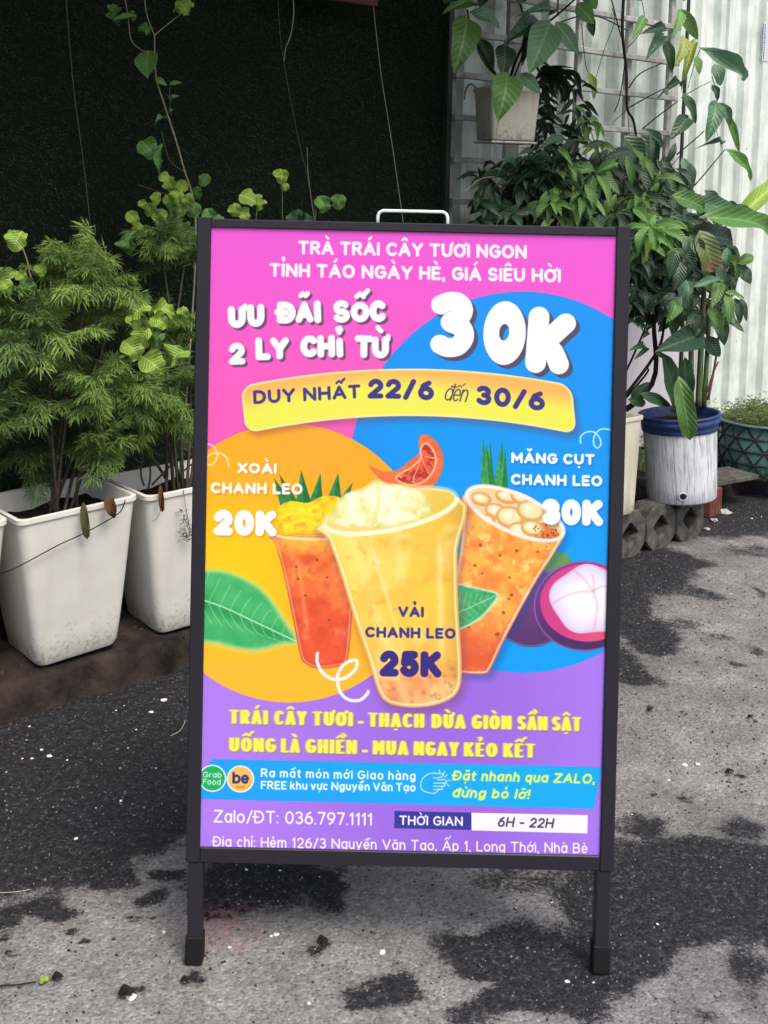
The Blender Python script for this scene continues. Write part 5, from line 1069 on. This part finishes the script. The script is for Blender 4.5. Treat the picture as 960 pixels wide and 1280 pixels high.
# ------------------------------------------------------------------ hanging pot and its big leaved plant
HT = .30
hp = at_t(632, 176, HT); hang = tag(empty('hanging_pot', hp, WA-.35), 'cream square pot hung on the white rack, big leaves falling over it', 'pot')
sc_m = .168; rings = [(rrect(.078, .06, .014), 0), (rrect(.080, .062, .016), .006)]+[(rrect(.080+.010*q, .062+.008*q, .016), .006+.150*q) for q in (.25, .5, .75, 1)]+[(rrect(.094, .074, .016), .158), (rrect(.094, .074, .016), .170), (rrect(.088, .068, .014), .170), (rrect(.084, .064, .014), .12)]
v, f = loft(rings, True, False); link('body', mesh('body', v, f, cream_p, True), hang); link('soil', soil_mesh(.083, .064, .15), hang)
b = MB(); b.box(-.084, .084, -.066, .066, -.010, -.003, None, .002); b.build('saucer', white_p, hang)
for sg in (-1, 1): b = MB(); b.tube(spline([(sg*.07, .07, .165), (sg*.075, .12, .19), (sg*.075, .16, .17), (sg*.075, .165, .14)]), .0025, 6); b.build('hook', mat('hook_wire', (.1, .1, .1), .5, metal=.5), hang)
hb = hp+Vector((0, 0, .16))
r = tag(empty('pothos_plant', hb), 'plant with very large drooping heart shaped leaves in the hanging cream pot', 'plant')
BL = [((583, 20), (567, 92), 36, midg, .14), ((586, 16), (624, 36), 19, blug, .18), ((672, 29), (627, 58), 26, dark2, .24), ((688, 27), (661, 93), 42, pale, .16), ((686, 18), (645, 21), 15, blug, .20), ((694, 27), (723, 68), 22, pale, .18), ((631, 56), (628, 96), 27, dark2, .22), ((634, 92), (622, 153), 38, brig, .12), ((650, 92), (675, 117), 19, blug, .18), ((590, 5), (552, 18), 22, midg, .25), ((655, 2), (640, -30), 30, dark2, .25), ((720, 5), (742, 30), 26, brig, .2), ((728, -8), (745, 12), 24, brig, .22), ((676, 40), (652, 84), 24, dark, .30), ((600, 48), (616, 92), 20, dark, .3), ((734, 20), (742, 46), 12, dark, .25), ((566, 2), (560, -20), 20, dark2, .2), ((610, -20), (600, 10), 24, dark2, .25)]
for (bx, by), (tx, ty), w_, m_, t_ in BL: leaf(r, at_t(bx, by, t_), at_t(tx, ty, t_-.03), w_/400, 'ovate', m_, (R(-.3, .3), -1, R(.2, .6)))
stem(r, [hb, at_t(608, 75, .2), at_t(590, 40, .17), at_t(584, 12, .16)], (.006, .003), twigm); stem(r, [hb, at_t(645, 75, .24), at_t(668, 35, .2), at_t(690, 24, .18), at_t(722, -4, .2)], (.005, .003), twigm); stem(r, [hb, at_t(632, 90, .14)], .003, gstem); stem(r, [hb, at_t(655, 60, .26), at_t(650, 5, .24), at_t(620, -25, .26)], .003, twigm)
stem(r, [at_t(698, -10, .3), at_t(697, 20, .3)], .004, pstem, 'stem')

# spider plant under it
sb_ = at_t(660, 232, .22); r = tag(empty('spider_plant', sb_), 'dark spidery tuft of thin arching leaves under the hanging pot', 'plant')
for k in range(70):
    a = R(0, 2*pi); L = R(.07, .15); d = Vector((cos(a), sin(a)*.8-.2, 0)); c = sb_+Vector((R(-.07, .09), R(-.04, .04), R(-.03, .05))); leaf(r, c, c+d*L+Vector((0, 0, R(-.09, .05))), R(.006, .011), 'blade', random.choice((dark, dark2, dark2, blug)), (R(-.3, .3), -.5, 1), bow=1.2)
for q in ([(618, 190), (624, 150), (640, 120)], [(580, 240), (600, 224), (618, 221)], [(645, 215), (660, 195), (672, 176)]): stem(r, [at_t(x, y, .2) for x, y in q], .0012, pstem, 'dry_blade')
for k in range(26):
    c = at_t(R(670, 690), R(92, 104), .3); d = Vector((R(.2, 1), R(-.6, .2), R(-.5, .15))); leaf(r, c, c+d.normalized()*R(.08, .15), .005, 'blade', dark, bow=1)

# ------------------------------------------------------------------ whorled shrubs (croton-like) behind and beside the sign
def whorl(root, c, n, L, w_, m, tilt=.5):
    ax = Vector((R(-.4, .4), R(-.7, .1), R(.3, 1))).normalized(); x = ax.orthogonal().normalized(); y = ax.cross(x); a0_ = R(0, 6)
    for k in range(n):
        a = a0_+k*2.4; d = (x*cos(a)+y*sin(a))*1.0+ax*R(.1, .6); d.z -= tilt*R(.9, 2.4); d.normalize(); l_ = L*R(.75, 1.15); b_ = c-ax*.012*k*.3
        leaf(root, b_+d*.008, b_+d*l_, l_*w_*R(.85, 1.15), 'lance', random.choice(m), tuple(ax+Vector((R(-.3, .3), -.7, .3))))
def shrub(name, base, label, cat, trunks, whorls, m, tw=twigm):
    root = tag(empty(name, base), label, cat)
    for q, rr in trunks: stem(root, [base]+q, rr, tw, 'branch')
    for (px, py, t, n, L, mm) in whorls:
        c = at_t(px, py, t); near_ = min((p for q, _ in trunks for p in q), key=lambda p: (p-c).length)
        stem(root, [near_, near_.lerp(c, .5)+Vector((0, 0, .01)), c], (.0025, .0012), tw, 'twig', 5); whorl(root, c, n, L, .30, mm or m)
    return root
random.seed(21)
gb = W(1.62, .22, .09)
Wl = []
for k in range(26):
    px = R(640, 838); py = R(178, 290)
    if k % 4 == 0: px = R(600, 700); py = R(215, 290)
    if px < 690: py = R(200, 290)
    Wl.append((px, py, R(.12, .34), random.randint(6, 9), R(.075, .12), None))
Wl += [(735, 150, .22, 7, .08, [brig, midg]), (745, 175, .16, 8, .075, [brig, lime, midg]), (688, 250, .10, 7, .10, [midg, brig]), (700, 205, .14, 6, .09, [midg]), (745, 215, .10, 8, .11, [midg, brig]), (728, 240, .1, 7, .10, [brig, midg]), (800, 245, .1, 7, .09, [brig, midg]), (640, 262, .14, 7, .09, None), (770, 262, .1, 8, .1, None), (600, 275, .2, 5, .08, None)]
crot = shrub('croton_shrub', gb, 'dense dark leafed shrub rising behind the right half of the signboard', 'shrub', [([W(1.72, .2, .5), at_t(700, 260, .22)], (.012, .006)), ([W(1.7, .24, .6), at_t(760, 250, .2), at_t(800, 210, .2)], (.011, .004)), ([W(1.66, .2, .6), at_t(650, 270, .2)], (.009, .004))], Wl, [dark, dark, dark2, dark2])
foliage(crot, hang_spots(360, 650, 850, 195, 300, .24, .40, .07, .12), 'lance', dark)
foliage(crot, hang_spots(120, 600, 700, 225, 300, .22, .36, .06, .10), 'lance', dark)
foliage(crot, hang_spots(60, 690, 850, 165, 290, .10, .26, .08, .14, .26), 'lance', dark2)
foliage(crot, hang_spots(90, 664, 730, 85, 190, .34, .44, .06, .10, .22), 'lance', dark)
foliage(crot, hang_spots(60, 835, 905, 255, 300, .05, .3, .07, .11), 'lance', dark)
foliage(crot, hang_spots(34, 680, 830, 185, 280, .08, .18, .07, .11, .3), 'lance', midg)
# plant in the cream planter
cb = cp+Vector((0, 0, .27)); Wl = []
for k in range(34): Wl.append((R(782, 862), R(285, 385), to_wall(cb)[1]+R(-.08, .14), random.randint(6, 8), R(.065, .095), None))
ct = to_wall(cb)[1]
Wl += [(812, 280, ct-.1, 10, .105, [lime, brig, brig]), (826, 285, ct-.08, 8, .10, [brig]), (800, 300, ct-.06, 7, .09, [midg, brig]), (790, 395, ct, 6, .07, None), (775, 400, ct, 5, .06, None)]
P3 = lambda t, *q: [at_t(x, y, t) for x, y in q]
root = shrub('umbrella_plant', cb, 'umbrella leafed plant with dark straight stems in the cream planter beside the signboard', 'plant', [(P3(ct, (815, 480), (817, 400), (816, 300)), (.010, .006)), (P3(ct, (818, 445), (832, 400), (850, 330)), (.006, .003)), (P3(ct+.03, (806, 470), (808, 460)), (.004, .003)), (P3(ct+.02, (812, 395), (800, 360)), (.004, .002))], Wl, [dark, dark2, dark2])
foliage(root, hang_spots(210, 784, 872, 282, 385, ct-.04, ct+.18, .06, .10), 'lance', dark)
for (bx, by), (tx, ty), w_ in (((804, 430), (786, 438), 9), ((806, 432), (792, 450), 8), ((812, 408), (806, 408), 5), ((810, 416), (803, 424), 7), ((818, 440), (835, 450), 7), ((826, 370), (822, 408), 12), ((790, 505), (812, 478), 16), ((785, 500), (806, 506), 14)):
    leaf(root, at_t(bx, by, ct-.03), at_t(tx, ty, ct-.05), w_/390, 'ovate', dark2)
# ginger and banana-like plant in the bucket
bb = Vector(bc)+Vector((0, 0, .25)); bt = to_wall(bb)[1]
gin = tag(empty('ginger_plant', bb), 'tall broad leafed plant with thick green stalks in the blue rimmed bucket', 'plant')
for (x0, y0), (x1, y1), r0 in (((864, 500), (864, 370), .0105), ((873, 500), (880, 360), .0115), ((880, 500), (888, 380), .009), ((849, 500), (858, 300), .008)): stem(gin, [at_t(x0, y0+8, bt), at_t((x0+x1)/2, (y0+y1)/2, bt), at_t(x1, y1, bt)], (r0, r0*.7), gstem, 'stalk', 10)
stem(gin, P3(bt-.02, (885, 500), (896, 440), (902, 372)), (.005, .003), rstem, 'stalk'); stem(gin, P3(bt-.02, (884, 490), (890, 470), (898, 452)), .003, rstem, 'stalk')
BG = [((919, 276), (975, 228), 24, lime, bt-.05, 'strap'), ((876, 272), (962, 290), 30, brig, bt-.08, 'strap'), ((866, 252), (915, 268), 26, blug, bt, 'strap'), ((874, 288), (891, 340), 30, oliv, bt-.1, 'strap'), ((878, 418), (818, 440), 34, dark, bt-.05, 'ovate'), ((848, 470), (862, 550), 23, midg, bt-.16, 'strap'), ((842, 516), (826, 440), 26, dark2, bt-.02, 'strap'), ((852, 506), (856, 446), 22, dark2, bt, 'strap'), ((880, 422), (900, 446), 22, dark, bt, 'ovate'), ((840, 245), (880, 262), 24, midg, bt, 'strap'), ((850, 300), (915, 302), 34, dark, bt+.05, 'strap'), ((838, 270), (862, 318), 30, dark2, bt, 'strap'), ((800, 492), (838, 508), 14, dark2, bt, 'ovate'), ((905, 300), (860, 330), 30, dark, bt+.05, 'strap')]
for (bx, by), (tx, ty), w_, m_, t_, kd in BG: leaf(gin, at_t(bx, by, t_), at_t(tx, ty, t_-.03), w_/385, kd, m_, (R(-.2, .2), -1, R(.2, .5)), bow=.7)
for k in range(120):
    px = R(842, 918); py = R(292, 398) if px < 905 else R(305, 352); c = at_t(px, py, bt+R(-.12, .12)); d = Vector((R(-.6, .6), R(-.5, .2), R(-1.1, -.3))).normalized(); L = R(.06, .10)
    leaf(gin, c, c+d*L, L*R(.38, .5), 'ovate', random.choice((dark, dark2, dark2, midg, blug)))
for (bx, by), (tx, ty), w_, m_ in (((908, 366), (911, 406), 14, midg), ((918, 372), (925, 405), 13, dark2), ((925, 372), (933, 402), 9, dark2), ((922, 330), (942, 322), 14, midg), ((928, 332), (938, 356), 12, dark2), ((905, 366), (930, 374), 8, brig), ((865, 360), (905, 352), 10, blug), ((900, 350), (890, 385), 16, midg)):
    leaf(gin, at_t(bx, by, bt-.12), at_t(tx, ty, bt-.14), w_/385, 'ovate', m_)
for q in ([(843, 305), (870, 335), (898, 355), (925, 372)], [(905, 310), (920, 330), (930, 345)], [(880, 400), (895, 360), (910, 330)]): stem(gin, P3(bt-.1, *q), .0018, gstem, 'twig', 5)

# ------------------------------------------------------------------ betel-like vine on the rack
vt = .44
vine = tag(empty('rack_vine', at_t(790, 270, vt)), 'woody dark stemmed vine with broad pointed leaves over the right of the rack', 'vine')
TW = [[(780, -10), (778, 40), (783, 90), (784, 135), (793, 156), (800, 220), (810, 280)], [(786, 110), (800, 92), (828, 79)], [(787, 134), (812, 120), (834, 109)], [(803, 161), (824, 144), (847, 127)], [(852, 122), (868, 112), (888, 102)], [(846, 193), (862, 180), (880, 164)], [(868, 232), (882, 216), (906, 187)], [(784, 60), (795, 48), (806, 28), (800, -10)], [(762, -10), (772, 30), (781, 70), (775, 120), (768, 140)], [(700, 28), (726, 20), (752, 22), (784, 38)], [(765, 10), (768, 28), (756, 60), (744, 100)], [(876, 60), (868, 80), (860, 110)], [(800, 220), (830, 215), (850, 195)], [(810, 270), (845, 250), (870, 230)], [(787, 134), (775, 145), (766, 153)], [(727, 30), (732, 80), (740, 100)], [(890, 95), (896, 122), (895, 160), (903, 186)], [(820, 280), (800, 250), (786, 160), (784, 90)]]
for i, q in enumerate(TW): stem(vine, P3(vt, *q), (.0065, .004) if i == 0 else ((.003, .0022) if i in (1, 2, 3, 5, 6, 8, 9) else (.0018, .0012)), twigm, 'branch' if i in (0, 8, 9) else 'twig', 6)
VL = [((850, 12), (840, 47), 16, brig), ((851, 11), (872, 50), 20, midg), ((855, 45), (843, 85), 20, yelg), ((870, 50), (851, 115), 15, yelg), ((874, 60), (929, 101), 26, blug), ((892, 80), (900, 108), 25, blug), ((831, 49), (840, 91), 18, dark2), ((831, 36), (800, 43), 17, dark), ((830, 44), (807, 76), 20, blug), ((806, 20), (790, 50), 15, brig), ((853, 116), (869, 155), 16, dark2), ((861, 146), (837, 176), 26, dark), ((895, 126), (882, 179), 28, blug), ((898, 128), (912, 157), 18, blug), ((910, 143), (924, 191), 13, midg), ((906, 186), (938, 226), 19, brig), ((901, 181), (867, 187), 8, dark2), ((853, 196), (858, 233), 15, blug), ((860, 202), (864, 240), 18, dark), ((850, 107), (820, 125), 13, dark), ((803, 161), (826, 185), 18, blug), ((870, 70), (874, 94), 14, midg), ((780, 170), (802, 210), 36, dark2), ((800, 168), (818, 210), 30, dark), ((760, 180), (772, 220), 30, dark2), ((840, 240), (820, 270), 24, dark2), ((830, 205), (842, 240), 20, dark), ((795, 0), (805, -14), 20, blug), ((735, 90), (742, 125), 12, yelg), ((890, 106), (897, 126), 12, dark2), ((858, 0), (852, -20), 18, midg), ((735, 28), (741, 45), 10, dark), ((812, 205), (800, 245), 26, dark2), ((868, 240), (850, 268), 22, dark), ((880, 238), (900, 262), 20, dark2)]
for (bx, by), (tx, ty), w_, m_ in VL: t_ = vt-R(.03, .07); leaf(vine, at_t(bx, by, t_), at_t(tx, ty, t_-.02), w_/385, 'ovate', m_, (R(-.3, .3), -1, R(.1, .5)))

# ------------------------------------------------------------------ weeds round the teal pot
wd = tag(empty('weeds', tp+Vector((0, 0, th_))), 'pale fine leaved weeds growing out of and around the teal lattice pot', 'weeds')
wm = leaf_mat('pale_weed', (.24, .32, .12), (.10, .17, .05), .6, .35); v = []; f = []; uv = []
def blade_add(c, d, L, w_):
    d = d.normalized(); s_ = d.cross(Vector((R(-1, 1), R(-1, 1), R(-1, 1)))).normalized()*w_; k = len(v); v.extend([c-s_, c+s_, c+d*L*.6+s_*.7+Vector((0, 0, .002)), c+d*L-Vector((0, 0, L*.2))]); f.append((k, k+1, k+2, k+3)); uv.extend([(.4, 0), (.6, 0), (.6, .6), (.5, 1)])
for k in range(6000):
    q = R(0, 1); a = R(0, 2*pi)
    if q < .35: c = tp+Vector((cos(a)*R(0, .16), sin(a)*R(0, .16), th_-.02+abs(random.gauss(0, .035))))
    elif q < .8: s0, t0 = to_wall(tp); c = W(s0+R(-.5, .4), t0+R(.12, .52), 0); c.z = ledge_z(c)+abs(random.gauss(.02, .06))
    else: g_ = R(-2.2, -.7) ; c = tp+Vector((cos(g_)*.175, sin(g_)*.175, R(.02, .22)*R(.2, 1))); c.x += .06
    for j in range(3): blade_add(c+Vector((R(-1, 1), R(-1, 1), R(-1, 1)))*.008, Vector((R(-1, 1), R(-1, 1), R(-.3, 1))), R(.008, .022), R(.0009, .0022))
me = mesh('weed_leaves', v, f, wm, False, uv); par(tag(link('weed_leaves', me), kind='stuff'), wd)
for k in range(14):
    a = R(0, 6.28); c = tp+Vector((cos(a)*.1, sin(a)*.1, th_-.03)); stem(wd, [c, c+Vector((R(-.03, .03), R(-.05, .02), .05)), c+Vector((R(-.09, .05), R(-.08, .02), R(.05, .10)))], .0009, gstem, 'stem', 4)

# small weeds and litter of leaves on the ledge: leaf litter is uncountable
v = []; f = []; uv = []
for k in range(900):
    s_ = R(-.4, 3.4); t_ = R(.02, .5); c = W(s_, t_); c.z = ledge_z(c)+.003; L = R(.01, .03); d = Vector((R(-1, 1), R(-1, 1), R(-.15, .2))); blade_add(c, d, L, L*R(.12, .3))
tag(link('leaf_litter', mesh('leaf_litter', v, f, mat('dry_litter', (.08, .055, .03), .9, .1, nscale=30, namt=.7), False, uv)), 'dry leaf litter scattered on the earth ledge behind the planters', 'litter', kind='stuff')

# things on the white planters: cord, withered leaves, dry twig
crd = tag(empty('cord', at_t(100, 669, .0)), 'thin dark cord slung across the faces of the white planters', 'cord')
stem(crd, [at_t(-12, 718, -.006), at_t(10, 714, -.004), at_t(35, 702, -.002), at_t(70, 683, -.006), at_t(100, 669, -.008), at_t(125, 656, -.012), at_t(150, 640, -.016), at_t(157, 622, .0)], .0014, twigm, 'strand', 5)
wl = tag(empty('withered_leaf', at_t(105, 631, -.01)), 'withered olive leaf hanging over the front rim of the whole white planter', 'leaf', None)
lf_ = leaf(wl, at_t(104, 628, -.012), at_t(109, 674, -.014), 10/530, 'strap', deadg, (0.2, -1, .1), 'leaf_blade'); 
wl2 = tag(empty('withered_leaf', at_t(137, 622, -.01)), 'curled brown dead leaf over the right end of the whole planter rim', 'leaf')
leaf(wl2, at_t(132, 620, -.016), at_t(143, 648, -.018), 13/530, 'ovate', dead, (0.3, -1, .3), 'leaf_blade'); leaf(wl2, at_t(140, 622, -.016), at_t(146, 640, -.02), 8/530, 'ovate', dead, (-0.3, -1, .3), 'leaf_blade')
dt_ = tag(empty('dry_twig', at_t(232, 612, .0)), 'fine dry branching twig hanging over the planter behind the left sign post', 'twig')
stem(dt_, [at_t(229, 612, -.01), at_t(233, 640, -.012), at_t(238, 665, -.014)], .0009, twigm, 'twig_stem', 4)
for k in range(46):
    a = at_t(R(224, 240), R(636, 676), -.013); d = Vector((R(-1, 1), R(-.2, .1), R(-1, .6))).normalized(); stem(dt_, [a, a+d*R(.008, .02)], R(.0005, .0008), twigm, 'twiglet', 3) if k < 46 else None
stem(dt_, [at_t(201, 608, -.01), at_t(203, 625, -.012), at_t(198, 645, -.012), at_t(190, 652, -.012)], .0006, twigm, 'twiglet', 3)
leaf(dt_, at_t(200, 606, -.01), at_t(203, 640, -.013), 7/530, 'strap', dead, (0.2, -1, .1), 'dead_leaf')
for k, (px, py) in enumerate(((192, 606), (183, 600))): pass

# ------------------------------------------------------------------ grit, chips and leaves on the lane
def chips(name, label, cat, pts, m, rr):
    v = []; f = []
    for p in pts:
        r_ = R(*rr)*random.choice((.5, .7, 1, 1)); k = len(v); n = random.randint(4, 6); a0_ = R(0, 6); e = R(.5, 1)
        for i in range(n): a = a0_+2*pi*i/n; q = r_*R(.6, 1.1); v.append((p.x+cos(a)*q, p.y+sin(a)*q*e, p.z-.001))
        for i in range(n): a = a0_+2*pi*i/n; q = r_*R(.35, .7); v.append((p.x+cos(a)*q, p.y+sin(a)*q*e, p.z+r_*R(.3, .7)))
        for i in range(n): j = (i+1) % n; f.append((k+i, k+j, k+n+j, k+n+i))
        f.append(tuple(k+n+i for i in range(n)))
    return tag(link(name, mesh(name, v, f, m)), label, cat, kind='stuff')
pt = []
for k in range(15000):
    x, y = R(-1.0, 1.9), R(-.15, 3.0); s_, t_ = to_wall((x, y))
    if t_ > -.01: continue
    pt.append(Vector((x, y, 0)))
chips('grit', 'loose grey grit grains scattered over the lane', 'grit', pt, mat('grey_grit', (.30, .295, .28), .9, .2, nscale=300, namt=.75), (.0009, .0030))
pt = [Vector((R(-1, 1.9), R(-.15, 3.0), 0)) for k in range(9000)]; pt = [p for p in pt if to_wall(p)[1] < -.01]
chips('dark_grit', 'loose dark grit grains scattered over the lane', 'grit', pt, mat('dark_grit_stone', (.03, .03, .032), .8, .3), (.0012, .0038))
whm = mat('white_paint_chip', (.72, .72, .70), .8, .2)
CH_ = [(189, 890, .009), (205, 875, .012), (145, 888, .004), (155, 882, .003), (170, 912, .004), (37, 908, .005), (52, 937, .006), (62, 945, .010), (40, 948, .006), (33, 925, .003), (84, 950, .004), (28, 948, .004), (95, 1048, .007), (151, 1001, .006), (160, 935, .003), (120, 1010, .003), (195, 960, .003), (150, 960, .003), (8, 965, .003), (345, 1168, .008), (339, 1170, .005), (478, 1190, .010), (164, 1246, .013), (308, 1087, .005), (350, 1088, .004), (232, 1226, .008), (709, 1227, .006), (742, 1228, .003), (940, 648, .007), (952, 646, .005), (886, 662, .005), (940, 680, .004), (914, 742, .005), (856, 956, .010), (836, 975, .005), (872, 955, .008), (790, 1018, .003), (645, 935 + 200, .003), (822, 1155, .004), (205, 1165, .005), (287, 1184, .005), (386, 1254, .005), (820, 765, .003), (892, 890, .003), (690, 1128, .003)]
names = {(205, 875): 'largest white chip on the dark asphalt close to the kerb and left sign post', (189, 890): 'bright white chip just left of the left sign post, below the larger one', (164, 1246): 'white chip beside the dark crumpled leaf near the bottom edge', (478, 1190): 'white chip on the grey lane below the middle of the sign', (345, 1168): 'small white chip on the grey lane right of the left sign foot', (856, 956): 'pale chip on the lane at right level with the blue delivery strip', (940, 648): 'white chip near the right edge by the dark ledge', (709, 1227): 'small white chip just left of the right sign foot'}
v = []; f = []
for i, (px, py, r_) in enumerate(CH_):
    o = lump('white_chip', at_z(px, py, .0005), r_*.62, whm, .3, i*.37)
    if (px, py) in names: tag(o, names[px, py], 'chip')
    else:
        k = len(v); M_ = Matrix.Translation(o.location) @ Matrix.Rotation(i*.37, 4, 'Z'); v += [tuple(M_ @ q.co) for q in o.data.vertices]; f += [tuple(a+k for a in p_.vertices) for p_ in o.data.polygons]; bpy.data.objects.remove(o)
tag(link('pale_crumbs', mesh('pale_crumbs', v, f, whm)), 'tiny pale crumbs sprinkled over the lane', 'crumbs', kind='stuff')
gl = tag(empty('fallen_leaf', at_z(55, 1226, .002)), 'tiny bright lime leaf lying on the grey lane at the lower left', 'leaf'); leaf(gl, at_z(49, 1228, .004), at_z(61, 1222, .008), .012, 'round', lime, (0, -.4, 1), 'leaf_blade')
dl = [(72, 1222, 16, 'curled dark dead leaf touching the tiny lime leaf at the lower left'), (158, 1242, 22, 'dark crumpled leaf beside a white chip near the bottom edge'), (232, 1226, 14, 'dark leaf scrap just below the left foot of the signboard'), (403, 1176, 14, 'dark curled scrap on the lane below the bottom rail'), (912, 965, 11, 'small dark scrap on the right side of the lane level with the poster bottom'), (812, 888, 9, 'small dark scrap right of the sign post beside the mangosteen print'), (938, 896, 9, 'small dark scrap near the right edge of the photo')]
for px, py, s_, lab in dl:
    o = tag(empty('dead_leaf', at_z(px, py, .001)), lab, 'leaf'); k = s_/830*1.2 if py > 1000 else s_/560
    leaf(o, at_z(px-s_/2, py, .003), at_z(px+s_/2, py-1, .006), k*.5, 'ovate', twigm, (0, -.3, 1), 'leaf_blade'); leaf(o, at_z(px-s_/4, py+2, .003), at_z(px+s_/3, py+3, .008), k*.35, 'ovate', twigm, (0.3, -.3, 1), 'leaf_blade')
tw_ = tag(empty('dry_stalk', at_z(20, 1233, .002)), 'thin dark dry stalk lying at the lower left edge beside the tiny lime leaf', 'stalk'); stem(tw_, [at_z(-5, 1232, .003), at_z(20, 1231, .004), at_z(45, 1227, .003)], .001, twigm, 'stalk_piece', 4)
tw_ = tag(empty('straw', at_z(15, 1116, .002)), 'thin pale straw lying on the dark asphalt at the left edge', 'straw'); stem(tw_, [at_z(-4, 1116, .003), at_z(18, 1115, .004), at_z(37, 1112, .003)], .0007, strm, 'straw_piece', 4)
tw_ = tag(empty('curved_straw', at_z(222, 915, .002)), 'short curved pale straw on the dark asphalt left of the sign post', 'straw'); stem(tw_, [at_z(213, 920, .003), at_z(224, 914, .004), at_z(230, 905, .005), at_z(231, 900, .003)], .0010, strm, 'straw_piece', 4)
